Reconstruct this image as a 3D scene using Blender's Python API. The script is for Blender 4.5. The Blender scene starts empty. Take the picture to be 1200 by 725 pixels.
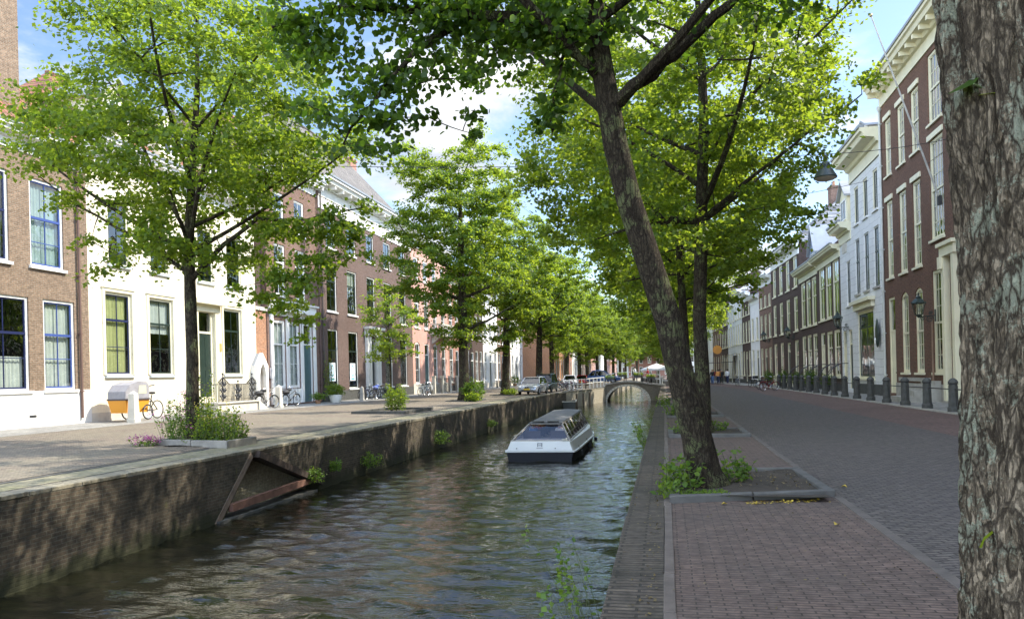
import bpy, bmesh, math, random
import numpy as np
from mathutils import Vector, Matrix, noise
R = math.radians
sc = bpy.context.scene
COL = sc.collection
# ------------------------------------------------------------------ camera, sky, sun, exposure
cd = bpy.data.cameras.new('camera'); cam = bpy.data.objects.new('camera', cd); COL.objects.link(cam)
cam.matrix_world = Matrix.Translation((0, 0, 1.6)) @ Matrix.Rotation(R(11.25), 4, 'Z') @ Matrix.Rotation(R(90), 4, 'X') @ Matrix.Rotation(R(-1.4), 4, 'Z')
cd.lens = 27; cd.sensor_width = 36; cd.shift_y = 0.0649; cd.clip_start = .05; cd.clip_end = 3000
sc.camera = cam
SUN_EL, SUN_AZ = 47, 64          # azimuth clockwise from +Y
w = bpy.data.worlds.new('World'); sc.world = w; w.use_nodes = True
nt = w.node_tree; N = nt.nodes; L = nt.links
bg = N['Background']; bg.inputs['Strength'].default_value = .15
sky = N.new('ShaderNodeTexSky'); sky.sky_type = 'NISHITA'; sky.sun_disc = False
sky.sun_elevation = R(SUN_EL); sky.sun_rotation = R(SUN_AZ); sky.air_density = 1.0; sky.dust_density = .6; sky.ozone_density = 2.0
tc = N.new('ShaderNodeTexCoord'); mp = N.new('ShaderNodeMapping'); mp.inputs['Scale'].default_value = (1, 1, 2.6); mp.inputs['Location'].default_value = (.35, .1, .4)
L.new(tc.outputs['Generated'], mp.inputs['Vector'])
n1 = N.new('ShaderNodeTexNoise'); n1.inputs['Scale'].default_value = 3.1; n1.inputs['Detail'].default_value = 9; n1.inputs['Roughness'].default_value = .56
n1.inputs['Distortion'].default_value = .35
L.new(mp.outputs[0], n1.inputs['Vector'])
cr = N.new('ShaderNodeValToRGB'); cr.color_ramp.elements[0].position = .455; cr.color_ramp.elements[1].position = .60
cr.color_ramp.interpolation = 'EASE'
L.new(n1.outputs['Fac'], cr.inputs[0])
n2 = N.new('ShaderNodeTexNoise'); n2.inputs['Scale'].default_value = 5; n2.inputs['Detail'].default_value = 6
L.new(mp.outputs[0], n2.inputs['Vector'])
cc = N.new('ShaderNodeValToRGB'); cc.color_ramp.elements[0].position = .35; cc.color_ramp.elements[0].color = (2.6, 2.8, 3.2, 1)
cc.color_ramp.elements[1].position = .62; cc.color_ramp.elements[1].color = (5.4, 5.4, 5.4, 1)
L.new(n2.outputs['Fac'], cc.inputs[0])
mx = N.new('ShaderNodeMixRGB'); L.new(cr.outputs[0], mx.inputs[0]); L.new(sky.outputs[0], mx.inputs[1]); L.new(cc.outputs[0], mx.inputs[2])
# sky brightness scaled by direction: added fill behind the camera and overhead, dimmed ahead
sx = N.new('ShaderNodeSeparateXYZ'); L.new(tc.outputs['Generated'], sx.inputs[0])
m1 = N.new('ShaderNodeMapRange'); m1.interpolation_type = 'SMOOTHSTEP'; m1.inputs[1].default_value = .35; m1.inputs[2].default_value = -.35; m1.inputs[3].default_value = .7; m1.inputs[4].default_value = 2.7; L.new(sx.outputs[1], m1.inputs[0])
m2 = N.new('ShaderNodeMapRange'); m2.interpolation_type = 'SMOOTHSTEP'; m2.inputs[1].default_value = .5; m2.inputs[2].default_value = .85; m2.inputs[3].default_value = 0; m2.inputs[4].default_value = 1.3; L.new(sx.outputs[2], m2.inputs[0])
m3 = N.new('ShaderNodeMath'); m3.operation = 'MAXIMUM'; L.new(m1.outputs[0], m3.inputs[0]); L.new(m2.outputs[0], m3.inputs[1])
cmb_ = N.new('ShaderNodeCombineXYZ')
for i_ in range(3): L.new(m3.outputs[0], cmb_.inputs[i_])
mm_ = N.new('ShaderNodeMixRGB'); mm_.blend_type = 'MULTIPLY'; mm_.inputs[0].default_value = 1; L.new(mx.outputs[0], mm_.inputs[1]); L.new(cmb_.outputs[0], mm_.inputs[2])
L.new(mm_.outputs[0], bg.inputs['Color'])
sd = bpy.data.lights.new('sun', 'SUN'); sun = bpy.data.objects.new('sun', sd); COL.objects.link(sun)
sd.energy = 3.2; sd.angle = R(.53); sd.color = (1, .93, .80)
sv = Vector((math.sin(R(SUN_AZ)) * math.cos(R(SUN_EL)), math.cos(R(SUN_AZ)) * math.cos(R(SUN_EL)), math.sin(R(SUN_EL))))
sun.rotation_euler = sv.to_track_quat('Z', 'Y').to_euler(); sun.location = (0, 0, 60)
sc.view_settings.view_transform = 'Standard'; sc.view_settings.look = 'None'; sc.view_settings.gamma = 1
sc.view_settings.exposure = 1.4
sc.render.engine = 'CYCLES'
sc.cycles.max_bounces = 7; sc.cycles.transparent_max_bounces = 12; sc.cycles.caustics_reflective = False; sc.cycles.caustics_refractive = False
sc.cycles.sample_clamp_indirect = 6

# ------------------------------------------------------------------ object helpers
def tag(o, label=None, cat=None, group=None, kind=None):
    if label: o['label'] = label
    if cat: o['category'] = cat
    if group: o['group'] = group
    if kind: o['kind'] = kind
    return o
def empty(name, loc, rz=0, label=None, cat=None, group=None):
    o = bpy.data.objects.new(name, None); COL.objects.link(o); o.location = loc; o.rotation_euler = (0, 0, rz)
    o.empty_display_size = .3
    return tag(o, label, cat, group)
def copy_tree(o, parent=None, kids=None):
    c = o.copy(); COL.objects.link(c); c.parent = parent
    for ch in list(o.children): copy_tree(ch, c)
    return c
class MB:
    def __init__(s): s.v = []; s.f = []; s.m = []
    def quad(s, a, b, c, d, mi=0):
        n = len(s.v); s.v += [a, b, c, d]; s.f.append((n, n+1, n+2, n+3)); s.m.append(mi)
    def poly(s, pts, mi=0):
        n = len(s.v); s.v += list(pts); s.f.append(tuple(range(n, n+len(pts)))); s.m.append(mi)
    def box(s, x0, x1, y0, y1, z0, z1, mi=0):
        n = len(s.v)
        s.v += [(x, y, z) for z in (z0, z1) for (x, y) in ((x0, y0), (x1, y0), (x1, y1), (x0, y1))]
        for q in ((0, 3, 2, 1), (4, 5, 6, 7), (0, 1, 5, 4), (1, 2, 6, 5), (2, 3, 7, 6), (3, 0, 4, 7)):
            s.f.append(tuple(n+i for i in q)); s.m.append(mi)
    def bar(s, a, b, w, h, mi=0):     # box-section bar a->b
        a = Vector(a); b = Vector(b); d = (b-a).normalized()
        up = Vector((0, 0, 1)) if abs(d.z) < .95 else Vector((0, 1, 0))
        sx = d.cross(up).normalized()*w/2; sy = sx.cross(d).normalized()*h/2
        n = len(s.v)
        for p in (a, b):
            s.v += [tuple(p-sx-sy), tuple(p+sx-sy), tuple(p+sx+sy), tuple(p-sx+sy)]
        for q in ((0, 3, 2, 1), (4, 5, 6, 7), (0, 1, 5, 4), (1, 2, 6, 5), (2, 3, 7, 6), (3, 0, 4, 7)):
            s.f.append(tuple(n+i for i in q)); s.m.append(mi)
    def tube(s, pts, rad, seg=8, mi=0, cap=True):
        pts = [Vector(p) for p in pts]; k = len(pts)
        if not hasattr(rad, '__len__'): rad = [rad]*k
        n0 = len(s.v); prev = None
        for i, p in enumerate(pts):
            d = (pts[min(i+1, k-1)] - pts[max(i-1, 0)]).normalized()
            if prev is None:
                up = Vector((0, 0, 1)) if abs(d.z) < .9 else Vector((1, 0, 0))
                a = d.cross(up).normalized()
            else:
                a = (prev - d*prev.dot(d)).normalized()
            b = d.cross(a); prev = a
            for j in range(seg):
                t = 2*math.pi*j/seg
                s.v.append(tuple(p + (a*math.cos(t) + b*math.sin(t))*rad[i]))
        for i in range(k-1):
            for j in range(seg):
                j2 = (j+1) % seg
                s.f.append((n0+i*seg+j, n0+i*seg+j2, n0+(i+1)*seg+j2, n0+(i+1)*seg+j)); s.m.append(mi)
        if cap:
            s.f.append(tuple(n0+j for j in range(seg))[::-1]); s.m.append(mi)
            s.f.append(tuple(n0+(k-1)*seg+j for j in range(seg))); s.m.append(mi)
    def lathe(s, prof, seg=12, c=(0, 0), mi=0):       # prof [(r,z)]
        n0 = len(s.v)
        for r, z in prof:
            for j in range(seg):
                t = 2*math.pi*j/seg; s.v.append((c[0]+r*math.cos(t), c[1]+r*math.sin(t), z))
        for i in range(len(prof)-1):
            for j in range(seg):
                j2 = (j+1) % seg
                s.f.append((n0+i*seg+j, n0+i*seg+j2, n0+(i+1)*seg+j2, n0+(i+1)*seg+j)); s.m.append(mi)
        if prof[0][0] > 1e-4: s.f.append(tuple(n0+j for j in range(seg))[::-1]); s.m.append(mi)
        if prof[-1][0] > 1e-4: s.f.append(tuple(n0+(len(prof)-1)*seg+j for j in range(seg))); s.m.append(mi)
    def ext(s, prof, x0, x1, mi=0):   # profile [(y,z)] extruded along x
        n = len(s.v); k = len(prof)
        s.v += [(x0, y, z) for y, z in prof] + [(x1, y, z) for y, z in prof]
        for j in range(k):
            j2 = (j+1) % k; s.f.append((n+j, n+j2, n+k+j2, n+k+j)); s.m.append(mi)
        s.f.append(tuple(range(n, n+k))[::-1]); s.m.append(mi); s.f.append(tuple(range(n+k, n+2*k))); s.m.append(mi)
    def torus(s, c, Rr, r, axis='y', seg=24, rs=6, mi=0):
        n0 = len(s.v)
        for i in range(seg):
            t = 2*math.pi*i/seg
            for j in range(rs):
                u = 2*math.pi*j/rs; q = Rr + r*math.cos(u); h = r*math.sin(u)
                a, b = q*math.cos(t), q*math.sin(t)
                s.v.append((c[0]+a, c[1]+h, c[2]+b) if axis == 'y' else ((c[0]+h, c[1]+a, c[2]+b) if axis == 'x' else (c[0]+a, c[1]+b, c[2]+h)))
        for i in range(seg):
            for j in range(rs):
                i2 = (i+1) % seg; j2 = (j+1) % rs
                s.f.append((n0+i*rs+j, n0+i2*rs+j, n0+i2*rs+j2, n0+i*rs+j2)); s.m.append(mi)
    def ball(s, c, r, seg=10, rings=6, mi=0):
        if not hasattr(r, '__len__'): r = (r, r, r)
        n0 = len(s.v)
        for i in range(rings+1):
            p = math.pi*i/rings
            for j in range(seg):
                t = 2*math.pi*j/seg
                s.v.append((c[0]+r[0]*math.sin(p)*math.cos(t), c[1]+r[1]*math.sin(p)*math.sin(t), c[2]-r[2]*math.cos(p)))
        for i in range(rings):
            for j in range(seg):
                j2 = (j+1) % seg; s.f.append((n0+i*seg+j, n0+i*seg+j2, n0+(i+1)*seg+j2, n0+(i+1)*seg+j)); s.m.append(mi)
    def build(s, name, mats, parent=None, smooth=False, bevel=0):
        me = bpy.data.meshes.new(name); me.from_pydata([tuple(p) for p in s.v], [], s.f)
        if not isinstance(mats, (list, tuple)): mats = [mats]
        for m in mats: me.materials.append(m)
        me.polygons.foreach_set('material_index', s.m)
        if smooth:
            me.polygons.foreach_set('use_smooth', [True]*len(s.f))
            bm = bmesh.new(); bm.from_mesh(me); bmesh.ops.remove_doubles(bm, verts=bm.verts, dist=1e-5)
            for e in bm.edges:
                if len(e.link_faces) == 2 and e.calc_face_angle(0) > R(40): e.smooth = False
            bm.to_mesh(me); bm.free()
        me.update()
        o = bpy.data.objects.new(name, me); COL.objects.link(o); o.parent = parent
        if bevel:
            b = o.modifiers.new('b', 'BEVEL'); b.width = bevel; b.segments = 2; b.limit_method = 'ANGLE'
        return o

# ------------------------------------------------------------------ materials
MATS = {}
def newmat(name):
    m = bpy.data.materials.new(name); m.use_nodes = True; MATS[name] = m
    return m, m.node_tree.nodes, m.node_tree.links, m.node_tree.nodes['Principled BSDF']
def rgb(c): return (c[0], c[1], c[2], 1)
def noise_node(N, L, scale, detail=5, vec=None, rough=.55):
    n = N.new('ShaderNodeTexNoise'); n.inputs['Scale'].default_value = scale; n.inputs['Detail'].default_value = detail; n.inputs['Roughness'].default_value = rough
    if vec is not None: L.new(vec, n.inputs['Vector'])
    return n
def ramp(N, L, src, p0, p1, c0=(0, 0, 0), c1=(1, 1, 1)):
    r = N.new('ShaderNodeValToRGB'); r.color_ramp.elements[0].position = p0; r.color_ramp.elements[1].position = p1
    r.color_ramp.elements[0].color = rgb(c0); r.color_ramp.elements[1].color = rgb(c1); L.new(src, r.inputs[0]); return r
def mixc(N, L, fac, a, b, mode='MIX'):
    m = N.new('ShaderNodeMixRGB'); m.blend_type = mode
    for i, x in enumerate((fac, a, b)):
        if isinstance(x, (int, float)): m.inputs[i].default_value = x
        elif isinstance(x, tuple): m.inputs[i].default_value = rgb(x)
        else: L.new(x, m.inputs[i])
    return m
def bump(N, L, h, bsdf, dist, strength=1, prev=None):
    b = N.new('ShaderNodeBump'); b.inputs['Distance'].default_value = dist; b.inputs['Strength'].default_value = strength
    L.new(h, b.inputs['Height'])
    if prev is not None: L.new(prev.outputs[0], b.inputs['Normal'])
    if bsdf is not None: L.new(b.outputs[0], bsdf.inputs['Normal'])
    return b
def wallvec(N, L, mode):
    tc = N.new('ShaderNodeTexCoord')
    if mode == 'xy': return tc.outputs['Object'], tc.outputs['Object']
    s = N.new('ShaderNodeSeparateXYZ'); L.new(tc.outputs['Object'], s.inputs[0])
    a = N.new('ShaderNodeMath'); a.operation = 'ADD'; L.new(s.outputs[0], a.inputs[0]); L.new(s.outputs[1], a.inputs[1])
    c = N.new('ShaderNodeCombineXYZ'); L.new(a.outputs[0], c.inputs[0]); L.new(s.outputs[2], c.inputs[1])
    return c.outputs[0], tc.outputs['Object']
def flat(name, c, rough=.55, var=.12, vs=2.5, bumpd=0, metal=0, spec=.5, dirt=0):
    m, N, L, b = newmat(name)
    tc = N.new('ShaderNodeTexCoord')
    n = noise_node(N, L, vs, 6, tc.outputs['Object'])
    r = ramp(N, L, n.outputs['Fac'], .3, .7, tuple(x*(1-var) for x in c), tuple(min(1, x*(1+var)) for x in c))
    out = r
    if dirt:
        n3 = noise_node(N, L, 1.1, 9, tc.outputs['Object'], .7); r3 = ramp(N, L, n3.outputs['Fac'], .52, .72)
        mm = N.new('ShaderNodeMath'); mm.operation = 'MULTIPLY'; mm.inputs[1].default_value = dirt; L.new(r3.outputs[0], mm.inputs[0])
        out = mixc(N, L, mm.outputs[0], r.outputs[0], tuple(x*.45 for x in c))
    L.new(out.outputs[0], b.inputs['Base Color'])
    n2 = noise_node(N, L, vs*9, 4, tc.outputs['Object'])
    if bumpd: bump(N, L, n2.outputs['Fac'], b, bumpd)
    b.inputs['Roughness'].default_value = rough; b.inputs['Metallic'].default_value = metal; b.inputs['Specular IOR Level'].default_value = spec
    return m
def brick(name, c1, c2, mortar, bw=.21, bh=.065, ms=.011, mode='wall', rz=0, bd=.006, stain=.35, stc=None, rough=.85, stsc=.5, moss=None, bias=0, var=.45, algae=None):
    m, N, L, b = newmat(name)
    v, ov = wallvec(N, L, mode)
    if rz:
        mp = N.new('ShaderNodeMapping'); mp.inputs['Rotation'].default_value = (0, 0, rz); L.new(v, mp.inputs[0]); v = mp.outputs[0]
    t = N.new('ShaderNodeTexBrick'); t.inputs['Scale'].default_value = 1; t.inputs['Brick Width'].default_value = bw; t.inputs['Row Height'].default_value = bh
    t.inputs['Mortar Size'].default_value = ms; t.inputs['Mortar Smooth'].default_value = .3; t.inputs['Bias'].default_value = bias
    t.inputs['Color1'].default_value = rgb(c1); t.inputs['Color2'].default_value = rgb(c2); t.inputs['Mortar'].default_value = rgb(mortar)
    # slightly wavy courses
    nw = noise_node(N, L, 1.3, 2, ov); sub = N.new('ShaderNodeVectorMath'); sub.operation = 'SCALE'; sub.inputs['Scale'].default_value = bh*.5
    L.new(nw.outputs['Color'], sub.inputs[0]); ad = N.new('ShaderNodeVectorMath'); L.new(v, ad.inputs[0]); L.new(sub.outputs[0], ad.inputs[1])
    L.new(ad.outputs[0], t.inputs['Vector'])
    n = noise_node(N, L, stsc, 8, ov, .62); r = ramp(N, L, n.outputs['Fac'], .36, .66)
    sub2 = N.new('ShaderNodeMath'); sub2.operation = 'MULTIPLY'; sub2.inputs[1].default_value = stain; L.new(r.outputs[0], sub2.inputs[0])
    col = mixc(N, L, sub2.outputs[0], t.outputs['Color'], stc or tuple(x*.45 for x in c2))
    n4 = noise_node(N, L, 9, 5, ov, .7); r4 = ramp(N, L, n4.outputs['Fac'], .3, .7, (1-var,)*3, (1+var*.45,)*3)
    col = mixc(N, L, 1.0, col.outputs[0], r4.outputs[0], 'MULTIPLY')
    if moss:  # moss patches; left_road_brick uses them as painted leaf shade
        nm = noise_node(N, L, moss[1], 9, ov, .7); rm = ramp(N, L, nm.outputs['Fac'], moss[2], moss[2]+.12)
        col = mixc(N, L, rm.outputs[0], col.outputs[0], moss[0])
    if algae:      # wet green-black band above the water line with a ragged upper edge
        sz = N.new('ShaderNodeSeparateXYZ'); L.new(ov, sz.inputs[0]); na = noise_node(N, L, 2.2, 7, ov, .65); ml = N.new('ShaderNodeMath'); ml.operation = 'MULTIPLY_ADD'; ml.inputs[1].default_value = .9; L.new(na.outputs['Fac'], ml.inputs[0]); L.new(sz.outputs[2], ml.inputs[2])
        mr = N.new('ShaderNodeMapRange'); mr.inputs[1].default_value = algae[1]+.2; mr.inputs[2].default_value = algae[1]; L.new(ml.outputs[0], mr.inputs[0]); col = mixc(N, L, mr.outputs[0], col.outputs[0], algae[0])
    L.new(col.outputs[0], b.inputs['Base Color'])
    b1 = bump(N, L, t.outputs['Fac'], None, -bd)
    n5 = noise_node(N, L, 40, 4, ov); bump(N, L, n5.outputs['Fac'], b, bd*.5, 1, b1)
    b.inputs['Roughness'].default_value = rough; b.inputs['Specular IOR Level'].default_value = .3
    return m
def tiles(name, c1, c2, w=.25, h=.3, glaze=.5, dark=None):
    m, N, L, b = newmat(name)
    tc = N.new('ShaderNodeTexCoord'); s = N.new('ShaderNodeSeparateXYZ'); L.new(tc.outputs['Object'], s.inputs[0])
    a = N.new('ShaderNodeMath'); a.operation = 'MULTIPLY'; a.inputs[1].default_value = 1.25; L.new(s.outputs[2], a.inputs[0])
    cmb = N.new('ShaderNodeCombineXYZ'); L.new(s.outputs[0], cmb.inputs[0]); L.new(a.outputs[0], cmb.inputs[1])
    t = N.new('ShaderNodeTexBrick'); t.offset = 0; t.inputs['Scale'].default_value = 1; t.inputs['Brick Width'].default_value = w; t.inputs['Row Height'].default_value = h
    t.inputs['Mortar Size'].default_value = .03; t.inputs['Mortar Smooth'].default_value = 1
    t.inputs['Color1'].default_value = rgb(c1); t.inputs['Color2'].default_value = rgb(c2); t.inputs['Mortar'].default_value = rgb(dark or tuple(x*.25 for x in c1))
    L.new(cmb.outputs[0], t.inputs['Vector'])
    n = noise_node(N, L, 1.2, 8, tc.outputs['Object'], .65); r = ramp(N, L, n.outputs['Fac'], .3, .7, (.6,)*3, (1.15,)*3)
    col = mixc(N, L, 1.0, t.outputs['Color'], r.outputs[0], 'MULTIPLY'); L.new(col.outputs[0], b.inputs['Base Color'])
    sn = N.new('ShaderNodeMath'); sn.operation = 'MULTIPLY'; sn.inputs[1].default_value = 2*math.pi/w; L.new(s.outputs[0], sn.inputs[0])
    si = N.new('ShaderNodeMath'); si.operation = 'SINE'; L.new(sn.outputs[0], si.inputs[0])
    b1 = bump(N, L, si.outputs[0], None, .03); bump(N, L, t.outputs['Fac'], b, -.03, 1, b1)
    b.inputs['Roughness'].default_value = glaze
    return m
def glassm(name, tint=(.75, .82, .8), base=.10, k_=.9):
    m, N, L, b = newmat(name); N.remove(b); out = N['Material Output']
    tr = N.new('ShaderNodeBsdfTransparent'); tr.inputs[0].default_value = rgb(tint)
    gl = N.new('ShaderNodeBsdfGlossy'); gl.inputs['Roughness'].default_value = .015; gl.inputs[0].default_value = (.95, .97, 1, 1)
    ge = N.new('ShaderNodeNewGeometry'); dt = N.new('ShaderNodeVectorMath'); dt.operation = 'DOT_PRODUCT'; L.new(ge.outputs['Incoming'], dt.inputs[0]); L.new(ge.outputs['Normal'], dt.inputs[1])
    ab = N.new('ShaderNodeMath'); ab.operation = 'ABSOLUTE'; L.new(dt.outputs['Value'], ab.inputs[0]); om = N.new('ShaderNodeMath'); om.operation = 'SUBTRACT'; om.inputs[0].default_value = 1; L.new(ab.outputs[0], om.inputs[1])
    pw_ = N.new('ShaderNodeMath'); pw_.operation = 'POWER'; pw_.inputs[1].default_value = 3.6; L.new(om.outputs[0], pw_.inputs[0])
    ad = N.new('ShaderNodeMath'); ad.operation = 'MULTIPLY_ADD'; ad.inputs[1].default_value = k_; ad.inputs[2].default_value = base+.04; ad.use_clamp = True; L.new(pw_.outputs[0], ad.inputs[0])
    tc = N.new('ShaderNodeTexCoord'); n = noise_node(N, L, 1.7, 1, tc.outputs['Object']); bp = N.new('ShaderNodeBump'); bp.inputs['Distance'].default_value = .012; L.new(n.outputs[0], bp.inputs['Height'])
    L.new(bp.outputs[0], gl.inputs['Normal'])
    mi = N.new('ShaderNodeMixShader'); L.new(ad.outputs[0], mi.inputs[0]); L.new(tr.outputs[0], mi.inputs[1]); L.new(gl.outputs[0], mi.inputs[2]); L.new(mi.outputs[0], out.inputs[0])
    return m
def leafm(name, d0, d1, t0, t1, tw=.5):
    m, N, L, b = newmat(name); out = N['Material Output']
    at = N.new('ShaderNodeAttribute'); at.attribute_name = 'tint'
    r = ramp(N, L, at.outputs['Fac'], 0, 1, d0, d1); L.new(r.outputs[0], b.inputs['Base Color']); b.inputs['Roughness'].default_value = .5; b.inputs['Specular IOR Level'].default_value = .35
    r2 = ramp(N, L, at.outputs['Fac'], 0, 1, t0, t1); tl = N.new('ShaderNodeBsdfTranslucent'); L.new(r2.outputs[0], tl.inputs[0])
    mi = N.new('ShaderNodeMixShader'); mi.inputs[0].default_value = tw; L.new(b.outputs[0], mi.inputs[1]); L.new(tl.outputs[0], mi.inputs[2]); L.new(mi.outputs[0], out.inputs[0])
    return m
def barkm(name, c0, c1, lich=None, lt=.6, zs=.28, bd=.02, sc_=9, crack=(.022, .016, .011), lsc=3.4):
    """plated bark: stretched cells with open cracks, finer flakes, lichen patches"""
    m, N, L, b = newmat(name); tc = N.new('ShaderNodeTexCoord')
    mp = N.new('ShaderNodeMapping'); mp.inputs['Scale'].default_value = (1, 1, zs); L.new(tc.outputs['Object'], mp.inputs[0])
    nd = noise_node(N, L, sc_*.55, 5, mp.outputs[0], .6); sv_ = N.new('ShaderNodeVectorMath'); sv_.operation = 'SCALE'; sv_.inputs['Scale'].default_value = 2.2/sc_; L.new(nd.outputs['Color'], sv_.inputs[0])
    ad0 = N.new('ShaderNodeVectorMath'); L.new(mp.outputs[0], ad0.inputs[0]); L.new(sv_.outputs[0], ad0.inputs[1])
    def vor(s_):
        v = N.new('ShaderNodeTexVoronoi'); v.feature = 'DISTANCE_TO_EDGE'; v.inputs['Scale'].default_value = s_; L.new(ad0.outputs[0], v.inputs['Vector']); return v
    v1 = vor(sc_); v2 = vor(sc_*2.7)
    r1 = ramp(N, L, v1.outputs['Distance'], .015, .12); r2 = ramp(N, L, v2.outputs['Distance'], .0, .2, (.35,)*3)
    h = mixc(N, L, 1.0, r1.outputs[0], r2.outputs[0], 'MULTIPLY')
    n = noise_node(N, L, sc_*2.2, 9, tc.outputs['Object'], .75); r = ramp(N, L, n.outputs['Fac'], .3, .7, c0, c1)
    nb = noise_node(N, L, 2.6, 4, tc.outputs['Object'], .6); rb = ramp(N, L, nb.outputs['Fac'], .35, .65, (.72,)*3, (1.2,)*3); r_ = mixc(N, L, 1.0, r.outputs[0], rb.outputs[0], 'MULTIPLY')
    col = mixc(N, L, h.outputs[0], crack, r_.outputs[0])
    if lich:
        n3 = noise_node(N, L, lsc, 4, tc.outputs['Object'], .6); n2 = noise_node(N, L, lsc*18, 4, tc.outputs['Object'], .7); mu = N.new('ShaderNodeMath'); mu.operation = 'MULTIPLY'; L.new(n2.outputs['Fac'], mu.inputs[0]); mu.inputs[1].default_value = .5
        ad = N.new('ShaderNodeMath'); ad.operation = 'ADD'; L.new(mu.outputs[0], ad.inputs[0]); L.new(n3.outputs['Fac'], ad.inputs[1])
        rm = ramp(N, L, ad.outputs[0], lt+.19, lt+.23); mm = N.new('ShaderNodeMath'); mm.operation = 'MULTIPLY'; L.new(rm.outputs[0], mm.inputs[0]); L.new(r1.outputs[0], mm.inputs[1])
        col = mixc(N, L, mm.outputs[0], col.outputs[0], lich)
    L.new(col.outputs[0], b.inputs['Base Color']); b.inputs['Roughness'].default_value = .9; b.inputs['Specular IOR Level'].default_value = .2
    b1 = bump(N, L, h.outputs[0], None, bd); b2 = bump(N, L, n.outputs['Fac'], None, bd*.5, 1, b1); n6 = noise_node(N, L, 90, 5, tc.outputs['Object'], .7); bump(N, L, n6.outputs['Fac'], b, bd*.2, 1, b2)
    return m
def em(name, c, s):
    m, N, L, b = newmat(name); b.inputs['Base Color'].default_value = rgb(c); b.inputs['Emission Color'].default_value = rgb(c); b.inputs['Emission Strength'].default_value = s; return m

cream = flat('cream_plaster', (.76, .70, .55), .7, .06, .8, .002, dirt=.25)
white = flat('white_paint', (.78, .77, .73), .5, .05, 1.5, dirt=.15)
offw = flat('ivory_paint', (.74, .69, .50), .5, .06, 1.5, dirt=.15)
whitepl = flat('white_plaster', (.74, .73, .70), .75, .07, .7, .002, dirt=.3)
greyw = flat('grey_paint', (.42, .46, .48), .5, .08)
bluef = flat('blue_paint', (.045, .08, .26), .4, .1)
navy = flat('navy_paint', (.012, .018, .07), .4, .1)
blackp = flat('black_paint', (.018, .02, .02), .35, .15)
greenp = flat('dark_green_paint', (.02, .035, .028), .35, .15)
bluegreen = flat('blue_green_paint', (.06, .12, .13), .4, .1)
stonegr = flat('grey_stone', (.36, .34, .30), .85, .2, 3, .004, dirt=.5)
stoned = flat('dark_stone', (.065, .065, .060), .85, .3, 5, .004, dirt=.4)
stonel = flat('pale_stone', (.58, .54, .46), .85, .12, 3, .004, dirt=.4)
iron = flat('cast_iron', (.03, .03, .032), .5, .3, 8)
irong = flat('painted_iron', (.025, .04, .035), .4, .2, 8)
zinc = flat('zinc', (.30, .32, .35), .5, .12, 2, metal=.4)
lead = flat('lead_pipe', (.42, .41, .37), .6, .15, 2)
dark = flat('dark_room', (.022, .02, .018), .9, .3, 1)  # near-black board behind the panes; the unlit room is put into its colour
curt = flat('white_curtain', (.72, .70, .66), .9, .08, 4, .01)
curty = flat('yellow_curtain', (.62, .58, .26), .9, .1, 4, .01)
glass = glassm('window_glass')
glassb = glassm('boat_glass', (.62, .60, .62), .0, .4)
glassd = glassm('car_glass', (.12, .14, .15), .0)
b_tan = brick('tan_brick', (.31, .205, .135), (.20, .13, .085), (.30, .26, .20), stain=.25)
b_orange = brick('orange_brick', (.55, .24, .11), (.42, .18, .09), (.40, .33, .25), stain=.2)
b_brown = brick('brown_brick', (.28, .155, .11), (.19, .10, .075), (.27, .22, .18), stain=.3)
b_purp = brick('purple_brown_brick', (.20, .12, .10), (.135, .08, .068), (.22, .19, .17), stain=.3)
b_pink = brick('pink_plaster', (.62, .36, .30), (.58, .34, .28), (.60, .35, .29), bw=1.2, bh=.4, ms=.006, bd=.002, stain=.25, var=.15)
b_salm = brick('salmon_brick', (.50, .24, .19), (.42, .20, .15), (.42, .28, .22), stain=.2)
b_red = brick('dark_red_brick', (.205, .096, .062), (.15, .07, .047), (.19, .145, .11), stain=.3)
b_dark = brick('dark_brown_brick', (.12, .07, .055), (.085, .05, .04), (.12, .10, .09), stain=.3)
ashlar = brick('white_ashlar', (.74, .74, .73), (.72, .72, .71), (.45, .45, .44), bw=1.1, bh=.42, ms=.012, bd=.01, stain=.1, var=.1)
creamash = brick('cream_ashlar', (.80, .73, .56), (.77, .70, .54), (.62, .56, .42), bw=1.3, bh=.40, ms=.008, bd=.006, stain=.3, stc=(.58, .52, .41), var=.1)
b_quay = brick('quay_brick', (.13, .098, .066), (.08, .062, .045), (.145, .13, .095), bw=.21, bh=.066, ms=.009, stain=.85, stc=(.026, .024, .018), stsc=.8, rough=.9, moss=((.10, .10, .03), 1.6, .60), algae=((.035, .036, .018), -.88))
b_quayl = brick('pale_quay_brick', (.46, .41, .31), (.38, .34, .26), (.42, .38, .30), bw=.23, bh=.075, stain=.4, stc=(.2, .18, .13), stsc=.4, rough=.9)
b_coping = brick('coping_brick', (.15, .12, .092), (.10, .082, .066), (.055, .048, .04), bw=.4, bh=.075, ms=.012, mode='xy', stain=.65, stc=(.055, .05, .038), stsc=1.5, moss=((.09, .10, .035), 2.6, .66), bd=.01)
b_copl = brick('left_coping', (.29, .26, .19), (.22, .20, .15), (.12, .11, .085), bw=.5, bh=.9, ms=.014, mode='xy', stain=.6, stc=(.15, .13, .09), stsc=1.0, moss=((.20, .20, .07), 1.9, .58))
b_walk = brick('walk_brick', (.205, .143, .116), (.157, .112, .092), (.072, .057, .048), bw=.19, bh=.056, ms=.007, mode='xy', stain=.5, stc=(.095, .08, .07), stsc=.9, bd=.009)
b_road = brick('road_brick', (.165, .14, .122), (.118, .102, .090), (.056, .048, .042), bw=.19, bh=.075, ms=.010, mode='xy', rz=R(-17), stain=.35, stc=(.13, .105, .10), stsc=.35, bd=.012)
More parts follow.
